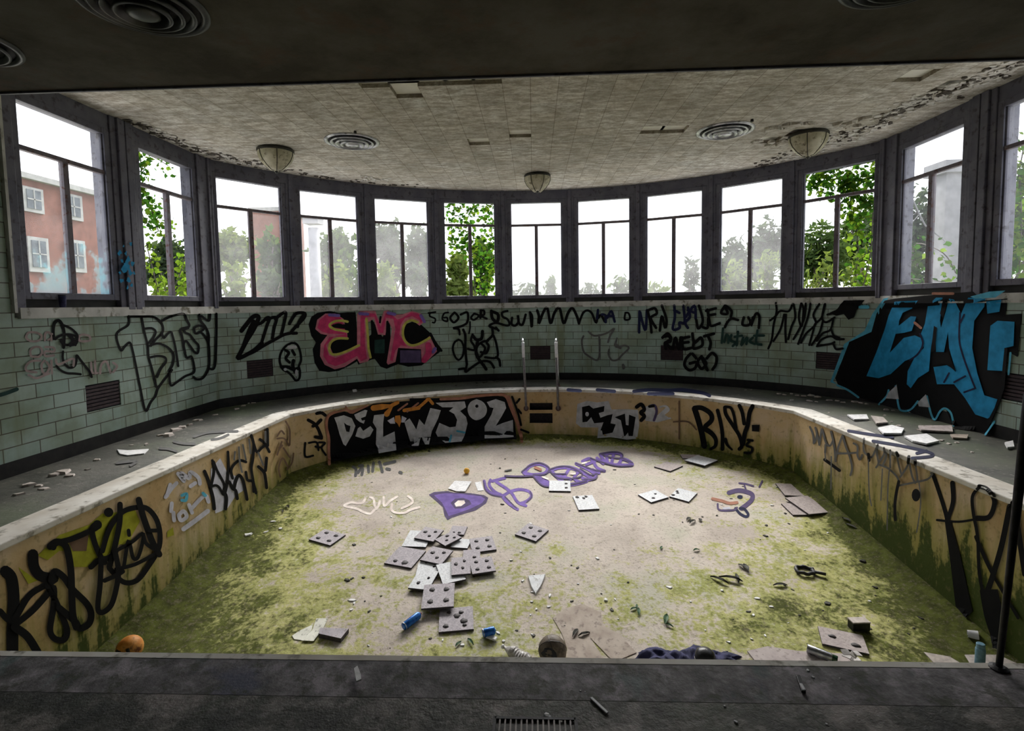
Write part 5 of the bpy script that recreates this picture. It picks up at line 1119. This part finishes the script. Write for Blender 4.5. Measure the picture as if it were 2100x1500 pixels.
# ladder rails ------------------------------------------------
for x0, x1, side in ((1072, 1079, 'left'), (1140, 1145, 'right')):
    p0 = poolhit(x1, 838, .02); t = atan2(p0.x-XP, p0.y-YP); nrm = Vector((sin(t), cos(t), 0)); base = Vector((p0.x, p0.y, 0)); r_ = ray(x0, 697); ztop = r_.z*(p0.y/r_.y); zb = p0.z
    inn = base-nrm*.05; xt = r_.x*(p0.y/r_.y)-p0.x
    def at(q, f=0): return inn+nrm*f+Vector((xt*(q-zb)/(ztop-zb), 0, q))
    root = empty('ladder_rail', at(zb)); L = root.location
    m = MB(); m.tube([at(zb, .05)-L, at(zb, .01)-L, at(zb+.03)-L, at(zb+.08)-L, at(DECK+.1)-L, at(ztop-.32)-L], .021, 12); m.build('lower_post', M['pitted'], root, smooth=True)
    pts = [at(ztop-.33)-L, at(ztop-.10)-L]+[at(ztop-.10+.10*sin(a_*pi/12), .10*(1-cos(a_*pi/12)))-L for a_ in range(1, 7)]+[at(ztop, .3)-L]+[at(ztop-.10+.10*cos(a_*pi/12), .34+.10*sin(a_*pi/12))-L for a_ in range(1, 7)]
    m = MB(); m.tube(pts[:4], .026, 14); m.build('bright_rail_top', M['white_p'], root, smooth=True)['label'] = 'bright rail top, its highlight coloured white'  # upper chrome length; its bright highlight is put into the white colour
    m = MB(); m.tube(pts[3:]+[at(DECK+.006, .44)-L], .021, 12); m.build('rear_post', M['chrome'], root, smooth=True)
    m = MB(); m.lathe([(.05, 0), (.05, .012), (.032, .02)], 18, axisM(at(zb, .05)-L, -nrm)); m.build('flange', M['flange'], root)
    m = MB(); m.lathe([(.05, 0), (.05, .01), (.03, .018)], 18, Matrix.Translation(at(DECK+.002, .44)-L)); m.build('flange', M['flange'], root)
    tag(root, side+' one of the two pool ladder rails at the far rim', 'ladder rail', 'pair of ladder rails at the far rim')
# dark handrail post at the near right
pb = Vector(deckhit(2048, 1374)); pb.z = DECK; r_ = ray(2101, 900); tp = r_*((pb.y+.02)/r_.y); d = tp-pb
root = empty('handrail', pb); m = MB(); m.tube([(0, 0, 0), d*.5, d, d*1.18, d*1.25+Vector((.02, -.03, 0)), d*1.28+Vector((.05, -.12, 0)), d*1.28+Vector((.07, -.5, 0)), d*1.28+Vector((.07, -.9, -.02))], [.012, .014, .019, .019, .019, .019, .019, .019], 12); m.build('rail_pipe', M['rub'], root, smooth=True)
m = MB(); m.lathe([(.035, 0), (.035, .01), (.02, .016)], 16); m.build('flange', M['rub'], root); tag(root, 'dark handrail pipe rising from the near rim at the right edge', 'handrail')

# ceiling fittings ------------------------------------------------
def diffuser(x, y, R_, z, mats, lab):
    c = planehit(x, y, z); root = empty('ceiling_diffuser', c)
    m = MB(); m.lathe([(R_, -.001), (R_, -.012), (R_*.93, -.022), (R_*.86, -.012), (R_*.86, -.001)], 48, cap=False); m.build('outer_ring', mats[0], root, smooth=True)
    m = MB(); m.lathe([(R_*.87, -.002), (R_*.87, -.001)], 48); m.build('shadow_plate', M['vent_dark'], root)
    for f, dz in ((.76, .030), (.58, .045), (.40, .058)):
        m = MB(); m.lathe([(R_*f, -.008-dz*.3), (R_*(f+.035), -.004-dz), (R_*(f-.02), -.010-dz), (R_*(f-.07), -.004)], 48, cap=False); m.build('cone_ring', mats[0], root, smooth=True)
    m = MB(); m.lathe([(R_*.22, -.004), (R_*.26, -.055), (R_*.18, -.068), (R_*.02, -.072)], 36); m.build('centre_cone', mats[1], root, smooth=True)
    m = MB(); m.lathe([(.018, -.001), (.022, -.03), (.01, -.036)], 10, Matrix.Translation((R_*.5, -R_*1.12, 0))); m.build('screw_boss', M['lampcap'], root)
    return tag(root, lab, 'ceiling vent', 'round ceiling diffusers')
diffuser(722, 290, .385, CEIL, (M['diff'], M['diff']), 'round concentric ceiling diffuser left of centre')
diffuser(1487, 268, .385, CEIL, (M['diff'], M['diff']), 'round concentric ceiling diffuser right of centre')
diffuser(292, 10, .35, SOFF, (M['diff_d'], M['diff_d']), 'large dim round diffuser in the lower dark ceiling at the left')
diffuser(1868, -58, .35, SOFF, (M['diff_d'], M['diff_d']), 'round diffuser in the lower dark ceiling cut by the top edge at the right')
diffuser(-95, 85, .35, SOFF, (M['diff_d'], M['diff_d']), 'round diffuser in the lower dark ceiling cut by the left edge')
def dome(x, y, R_, lab, broken=False):
    c = planehit(x, y, CEIL); root = empty('ceiling_lamp', c); h = R_*1.25
    m = MB(); m.lathe([(R_*.96, -.001), (R_*1.03, -.02), (R_*1.03, -.045), (R_*.98, -.06), (R_*.9, -.055)], 36); m.build('metal_collar', M['lampcap'], root, smooth=True)
    pr = [(R_*1.0, -.05), (R_*.98, -.11), (R_*.86, -.18), (R_*.62, -.25), (R_*.34, -.31), (R_*.14, -h), (R_*.02, -h-.012)]
    m = MB(); m.lathe(pr, 36, cap=False); m.build('glass_bowl', M['bowl'], root, smooth=True)
    m = MB(); m.lathe([(.02, -h-.005), (.028, -h-.02), (.018, -h-.035), (.004, -h-.045)], 14); m.build('finial', M['diff_d'], root)
    for i in range(6):
        a_ = 2*pi*i/6; m = MB(); m.tube([Vector((q*1.01*cos(a_), q*1.01*sin(a_), z_)) for q, z_ in pr[:-1]], .006, 6); m.build('bowl_rib', M['lampcap'], root)
    return tag(root, lab, 'ceiling lamp', 'cone shaped ceiling lamps')
dome(565, 306, .255, 'pale glass bowl lamp hanging left of the diffuser')
dome(1102, 358, .235, 'pale glass bowl lamp nearest the centre windows')
dome(1658, 274, .255, 'stained glass bowl lamp hanging beside crumbling ceiling at the right')
# crumbling board edge round the right lamp
c = planehit(1668, 272, CEIL); rd = random.Random(4); mb = MB()
for i in range(26):
    a_ = rd.uniform(0, 2*pi); q = rd.uniform(.30, .62); x, y = c.x+q*cos(a_)*1.3, c.y+q*sin(a_)
    r_ = rd.uniform(.05, .13); n = 6; ring = [(x+r_*rd.uniform(.5, 1.2)*cos(2*pi*k/n), y+r_*rd.uniform(.5, 1.2)*sin(2*pi*k/n), CEIL-rd.uniform(.004, .05)) for k in range(n)]
    mb.add(ring+[(v[0], v[1], CEIL-.001) for v in ring], [tuple(range(n))]+[(k, n+k, n+(k+1) % n, (k+1) % n) for k in range(n)])
o = mb.build('sagging_board_edge', M['ceil'], ceiling); o['label'] = 'sagging crumbled boards around the right lamp'
# ------------------------------------------------------------------ outside
def leafmat(name, c1, c2, tr=.5):
    g = G(name); c = g.ramp(g.noise(3.5, 4), [(.35, c1), (.65, c2)])
    d = g.n('ShaderNodeBsdfDiffuse'); t = g.n('ShaderNodeBsdfTranslucent'); g.l(c, d.inputs[0]); g.l(g.mix(1, c, (1.0, 1.0, .55), 'MULTIPLY'), t.inputs[0])
    m = g.n('ShaderNodeMixShader'); m.inputs[0].default_value = tr; g.l(d.outputs[0], m.inputs[1]); g.l(t.outputs[0], m.inputs[2]); g.l(m.outputs[0], g.out.inputs[0]); return g.m
M['ivy'] = leafmat('ivy_leaf', (.016, .055, .010), (.045, .12, .018), .55)
M['ivy_y'] = leafmat('sunlit_ivy_leaf', (.05, .11, .012), (.11, .17, .025), .55)
M['tree_a'] = leafmat('tree_leaf_grey_green', (.030, .046, .028), (.055, .078, .045), .35)
M['tree_b'] = leafmat('tree_leaf_green', (.030, .058, .018), (.065, .10, .032), .4)
M['bush'] = leafmat('shrub_leaf_yellow_green', (.065, .10, .022), (.12, .15, .042), .4)
M['bark'] = mottled('grey_bark', (.06, .05, .045), (.13, .11, .10), 12, .9)
M['brick'] = mottled('red_brick', (.12, .045, .03), (.17, .066, .046), 2, .9, c3=(.16, .06, .045), sc3=8)
M['brick_t'] = mottled('white_stone_trim', (.22, .22, .22), (.28, .28, .28), 3, .8)
M['win_d'] = mottled('dark_window_glass_outside', (.05, .06, .075), (.10, .115, .13), 2, .15)
M['col'] = mottled('weathered_white_column', (.20, .20, .21), (.27, .27, .28), 3, .8)
M['hillg'] = mottled('overgrown_grass', (.09, .12, .04), (.18, .20, .08), .6, .95)
GZ = -1.9
mb = MB(); R0 = RG+.6
mb.add([(-70, 13, GZ), (70, 13, GZ), (70, 90, GZ), (-70, 90, GZ), (-70, -10, GZ), (-6.2, -10, GZ), (-6.2, 13, GZ), (6.4, -10, GZ), (70, -10, GZ), (6.4, 13, GZ)], [(0, 1, 2, 3), (4, 5, 6, 0), (7, 8, 1, 9)])
structure(mb.build('ground_outside', M['hillg']))
mb = MB(); mb.box((-9.4, 7, GZ+.03), (7, 16, .06)); mb.box((9.6, 7, GZ+.03), (7, 16, .06)); mb.box((.1, 13.4, GZ+.03), (12, 3.2, .06)); o = mb.build('ground_bounce_slabs', mottled('pale_bounce_slab', (.42, .41, .38), (.55, .53, .50), 1.5, .9)); structure(o)  # pale slabs added unseen around the building to bounce daylight onto the ceiling
def outpt(x, y, Y): r_ = ray(x, y); return r_*(Y/r_.y)
def cluster(mb, c, rx, ry, rz, n, s, rd):
    for _ in range(n):
        while True:
            p = Vector((rd.uniform(-1, 1), rd.uniform(-1, 1), rd.uniform(-1, 1)))
            if .25 < p.length < 1: break
        p = p*(.65+.5*noise.noise(p*2.2+Vector(c)*.37)) if p.length else p
        p = Vector((p.x*rx, p.y*ry, p.z*rz))*1.35+Vector(c); u = Vector((rd.gauss(0, 1), rd.gauss(0, 1), rd.gauss(0, 1))).normalized(); v = u.orthogonal().normalized(); w_ = s*rd.uniform(.6, 1.3)
        mb.add([p-u*w_, p+v*w_*.5, p+u*w_, p-v*w_*.5], [(0, 1, 2, 3)])
def tree(x, ytop, wpx, D, mat, label, cat='tree', name='tree', n=1500, seed=0, ybot=None, leaf_s=None, trunk=True, group='trees and shrubs outside the windows'):
    rd = random.Random(seed*17+5); top = outpt(x, ytop, D); s = D/FPX; w_ = wpx*s*.5; zb = GZ if ybot is None else outpt(x, ybot, D).z
    H = top.z-zb; root = empty(name, (top.x, D, GZ))
    def rel(X, Y, Z): return (X-top.x, Y-D, Z-GZ)
    mb = MB(); k = 5 if trunk else 3
    for i in range(k):
        cz = zb+H*(rd.uniform(.45, .8) if trunk else rd.uniform(.3, .7)); cx = top.x+rd.uniform(-.45, .45)*w_; rr = w_*rd.uniform(.5, .75)
        cluster(mb, rel(cx, D+rd.uniform(-.5, .5)*w_, cz), rr, rr, min(H*.3, rr*1.1), n//(k+1), leaf_s or D*.008, rd)
    cluster(mb, rel(top.x, D, top.z-H*.25), w_*.6, w_*.6, H*.2, n//(k+1), leaf_s or D*.008, rd)
    mb.build('foliage', mat, root)
    m = MB(); m.tube([(0, 0, 0), (.05*H, .0, H*.3), (-.02*H, .02, H*.6), (.02*H, 0, H*.85)], [.03*H, .022*H, .014*H, .004*H], 8)
    for i in range(4): a_ = rd.uniform(0, 6.28); m.tube([(0, 0, H*(.3+.1*i)), (w_*.5*cos(a_), w_*.5*sin(a_), H*(.5+.1*i))], [.012*H, .004*H], 6)
    m.build('trunk' if trunk else 'stem', M['bark'], root, smooth=True)
    tag(root, label, cat, group)
T = [(470, 440, 90, 20, 'bush', 'yellow green tree seen in the left half of the third window from the left', 1), (548, 455, 80, 24, 'tree_b', 'green tree seen in the right half of the third window from the left', 2),
 (690, 450, 110, 24, 'tree_b', 'rounded green tree seen through the fourth window from the left', 3), (800, 432, 90, 30, 'tree_a', 'grey green tree in the left half of the fifth window', 4), (858, 440, 80, 26, 'tree_a', 'grey green tree in the right half of the fifth window', 5),
 (940, 500, 70, 24, 'bush', 'yellow green tree behind the ivy of the sixth window', 6), (985, 470, 60, 28, 'tree_b', 'green tree behind the right half of the sixth window', 7),
 (1505, 470, 80, 24, 'tree_a', 'pale tree in the left half of the tenth window', 8), (1575, 425, 110, 26, 'tree_a', 'tall grey green tree in the right half of the tenth window', 9),
 (1680, 430, 130, 20, 'tree_b', 'green tree behind the left half of the eleventh window', 10), (1770, 400, 120, 26, 'tree_b', 'tall green tree behind the right half of the eleventh window', 11),
 (1880, 350, 190, 15, 'tree_a', 'grey green tree filling the twelfth window', 12), (2070, 300, 150, 13, 'tree_b', 'dense green tree outside the window at the right edge', 13), (345, 470, 90, 22, 'tree_a', 'pale tree seen low in the second window from the left', 14), (1985, 330, 130, 22, 'tree_a', 'tall tree beyond the twelfth window', 15)]
for x, yt, wp_, D, mt, lab, sd in T: tree(x, yt, wp_, D, M[mt], lab, n=2600 if x > 1850 else 1500, seed=sd)
B = [(480, 520, 110, 15, 'bush', 'yellow green shrub low in the third window'), (560, 535, 80, 16, 'tree_a', 'grey green shrub low in the third window'), (690, 520, 90, 16, 'bush', 'yellow green shrub low in the fourth window'), (735, 535, 60, 17, 'tree_b', 'small green shrub at the right of the fourth window'),
 (790, 520, 70, 16, 'bush', 'yellow green shrub low in the left of the fifth window'), (860, 530, 70, 18, 'tree_a', 'grey green shrub low in the right of the fifth window'), (1085, 575, 110, 20, 'tree_a', 'low pale shrub in the seventh window'), (1130, 558, 40, 22, 'tree_b', 'slim sapling in the right half of the seventh window'),
 (1215, 572, 90, 20, 'tree_a', 'low pale shrub in the left of the eighth window'), (1275, 556, 70, 25, 'tree_b', 'low green shrub in the right of the eighth window'), (1350, 570, 80, 19, 'bush', 'low yellow green shrub in the left of the ninth window'), (1418, 515, 60, 20, 'tree_a', 'grey green shrub in the right of the ninth window'),
 (1510, 520, 90, 15, 'bush', 'yellow green shrub in the left of the tenth window'), (1575, 500, 90, 18.5, 'bush', 'larger yellow green shrub in the right of the tenth window'), (1685, 510, 110, 12.5, 'bush', 'bright shrub in the left of the eleventh window'), (1765, 500, 100, 14.3, 'bush', 'bright leafy shrub in the right of the eleventh window'),
 (1868, 460, 110, 11, 'tree_b', 'leafy shrub in the left of the twelfth window'), (1945, 530, 70, 13, 'bush', 'bright shrub in the right of the twelfth window'), (2075, 450, 100, 9, 'bush', 'bright shrub outside the window at the right edge'), (330, 560, 80, 13, 'bush', 'bright shrub low in the second window'), (385, 540, 60, 14, 'bush', 'bright shrub at the right of the second window')]
for i, (x, yt, wp_, D, mt, lab) in enumerate(B): tree(x, yt, wp_, D, M[mt], lab, 'shrub', 'shrub', n=650, seed=40+i, trunk=False)
# ivy hanging outside the open windows
def ivy(name, stems, label, n, spread, off=-.50, mats=('ivy', 'ivy_y'), s=.055, seed=0):
    rd = random.Random(seed); P0 = wallhit(stems[0][0][0], stems[0][0][1], off); root = empty(name, P0); ms = MB(); ml = [MB(), MB()]
    for st, wgt in stems_w(stems):
        pts = [wallhit(x, y, off+.02*sin(i*2.1)) for i, (x, y) in enumerate(smooth_line(st, 5))]; ms.tube([p-P0 for p in pts], .007, 6)
        for _ in range(int(n*wgt)):
            q = rd.random()*(len(pts)-1); i = int(q); p = pts[i].lerp(pts[i+1], q-i)
            v = Vector((rd.gauss(0, spread), rd.gauss(0, spread*.7), rd.gauss(0, spread))); p = p-P0+v
            nrm = Vector((rd.gauss(0, .5), rd.gauss(-.6, .5), rd.gauss(.3, .5))).normalized(); u = nrm.orthogonal().normalized(); u = (Matrix.Rotation(rd.random()*6.28, 3, nrm) @ u); w_ = nrm.cross(u); z_ = s*rd.uniform(.55, 1.25)
            shp = [(-.9, 0), (-.5, .55), (.1, .75), (.35, .35), (1, 0), (.35, -.35), (.1, -.75), (-.5, -.55)]
            ml[0 if rd.random() < .6 else 1].add([p+u*a_*z_+w_*b_*z_+nrm*(abs(b_)*.15*z_) for a_, b_ in shp], [(0, 1, 2, 3, 4, 5, 6, 7)])
    ms.build('stem', M['bark'], root)
    ml[0].build('leaves', M[mats[0]], root); ml[1].build('leaves', M[mats[1]], root); tag(root, label, 'ivy')
def stems_w(stems):
    L = [sum(hypot(s[i+1][0]-s[i][0], s[i+1][1]-s[i][1]) for i in range(len(s)-1)) for s in stems]; t = sum(L)
    return [(s, l/t) for s, l in zip(stems, L)]
ivy('ivy_vine', [[(284, 300), (290, 350), (286, 400), (310, 430), (325, 475)], [(275, 305), (320, 325), (345, 340)], [(300, 400), (320, 450), (350, 470)], [(285, 380), (292, 440), (310, 470)], [(278, 320), (282, 380)]], 'ivy trailing down the left of the second window from the left', 400, .075, s=.045, seed=1)
ivy('ivy_vine', [[(300, 500), (310, 540), (325, 600)], [(385, 500), (370, 560), (350, 605)], [(330, 560), (345, 605), (370, 600)], [(400, 520), (385, 590)]], 'bright ivy climbing from the foot of the second window from the left', 210, .10, mats=('ivy_y', 'ivy_y'), s=.05, seed=2)
ivy('ivy_vine', [[(920, 418), (950, 430), (985, 425), (1020, 418)], [(925, 440), (960, 445), (1015, 440)], [(940, 470), (960, 500), (968, 520), (975, 605)], [(1010, 450), (1005, 500), (990, 545), (1010, 600)], [(970, 470), (975, 520), (1000, 560)], [(1015, 500), (1012, 560), (980, 600)], [(925, 450), (930, 500), (960, 515)]], 'ivy covering the top and right of the sixth window', 620, .10, s=.06, seed=3)
ivy('ivy_vine', [[(1660, 345), (1700, 350), (1750, 340), (1800, 330)], [(1660, 370), (1700, 385), (1760, 370), (1800, 360)], [(1720, 390), (1745, 430), (1750, 460)], [(1780, 350), (1775, 400), (1760, 450)], [(1740, 350), (1735, 400), (1720, 420)], [(1665, 350), (1680, 400)], [(1700, 350), (1760, 400), (1790, 420)]], 'thick ivy hanging over the top of the eleventh window', 720, .09, s=.055, seed=4)
ivy('ivy_vine', [[(1755, 460), (1760, 520), (1750, 590)], [(1790, 430), (1785, 520), (1770, 590)]], 'thin ivy strand low at the right of the eleventh window', 160, .11, mats=('ivy_y', 'ivy'), s=.055, seed=5)
ivy('ivy_vine', [[(2100, 300), (2085, 380), (2075, 450), (2065, 520), (2070, 570)], [(2090, 350), (2095, 450), (2090, 560)]], 'bright ivy outside the window at the right edge', 330, .09, mats=('ivy_y', 'ivy'), s=.05, seed=6)
ivy('ivy_vine', [[(1860, 540), (1880, 500), (1935, 520), (1960, 560)], [(1850, 570), (1900, 575), (1960, 580)], [(1890, 800), (1895, 700), (1900, 600)]], 'ivy sprigs low in the twelfth window', 120, .09, s=.05, seed=7)
# bare twig
m = MB(); a = outpt(1873, 412, 8.2); q = [outpt(x, y, 8.2)-a for x, y in ((1873, 412), (1885, 440), (1897, 462), (1922, 482), (1945, 500))]; m.tube(q, [.012, .014, .012, .01, .006], 6); m.tube([q[1], outpt(1868, 460, 8.2)-a, outpt(1860, 520, 8.2)-a], .006, 5)
r = m.build('bare_branch', M['col']); r.location = a; tag(r, 'pale bare branch crossing the twelfth window', 'branch')
# white columns
def column(x, ytop, wpx, D, label, square=False):
    t_ = outpt(x, ytop, D); w_ = wpx*D/FPX/2; root = empty('white_column', (t_.x, D, GZ)); H = t_.z-GZ
    m = MB()
    if square: m.box((0, 0, H/2), (2*w_, 2*w_, H))
    else: m.lathe([(w_*1.08, .1), (w_, .4), (w_*.9, H-.3)], 24)
    m.build('shaft', M['col'], root, smooth=not square); m = MB(); m.box((0, 0, H-.1), (w_*2.6, w_*2.6, .2)); m.build('capital', M['col'], root); m = MB(); m.box((0, 0, .08), (w_*2.6, w_*2.6, .16)); m.build('plinth', M['col'], root); tag(root, label, 'column', 'white columns outside')
column(642, 446, 24, 15, 'slim white column seen in the fourth window from the left')
column(1948, 335, 44, 9.5, 'square white pillar seen in the right of the twelfth window', True)
# brick building outside the first window
XB = -24; root = empty('brick_building', (XB, 27, GZ)); zt = outpt(35, 352, 1).z/outpt(35, 352, 1).x*XB
zt = (ray(35, 352)*(XB/ray(35, 352).x)).z; H = zt-GZ
m = MB(); m.box((-5, -9.5, (H-.25)/2), (10, 26, H-.25)); m.build('wall', M['brick'], root)
m = MB(); m.box((-5, -9.5, H-.12), (10.5, 26.5, .26)); m.build('cornice', M['brick_t'], root)
def bwin(x0, y0, x1, y1):
    a = ray(x0, y0); a = a*(XB/a.x); b = ray(x1, y1); b = b*(XB/b.x); c = Vector((XB, (a.y+b.y)/2, (a.z+b.z)/2))-root.location; w_, h_ = abs(b.y-a.y), abs(a.z-b.z)
    m = MB(); m.box(c+Vector((.04, 0, 0)), (.12, w_, h_)); f = m.build('window', M['brick_t'], root)
    m = MB(); m.box(c+Vector((.11, 0, .02*h_)), (.03, w_*.70, h_*.76)); m.build('pane', M['win_d'], f)
    m = MB(); m.box(c+Vector((.135, 0, .02*h_)), (.02, .06, h_*.76)); m.box(c+Vector((.135, 0, .02*h_)), (.02, w_*.7, .06)); m.build('glazing_bar', M['brick_t'], f)
for q in ((42, 380, 88, 440), (125, 394, 168, 455), (203, 408, 240, 465), (52, 484, 100, 560), (133, 490, 175, 560)): bwin(*q)
tag(root, 'red brick building with white framed windows outside the leftmost window', 'building')
a = outpt(545, 432, 42); root = empty('far_brick_building', (a.x, 44, GZ)); H = a.z-GZ
m = MB(); m.box((0, 0, H/2), (2.6, 4, H)); m.build('wall', M['brick'], root); m = MB(); m.box((0, 0, H+.1), (2.8, 4.2, .3)); m.build('roof_edge', M['brick_t'], root)
tag(root, 'distant brick building above the trees in the third window', 'building')
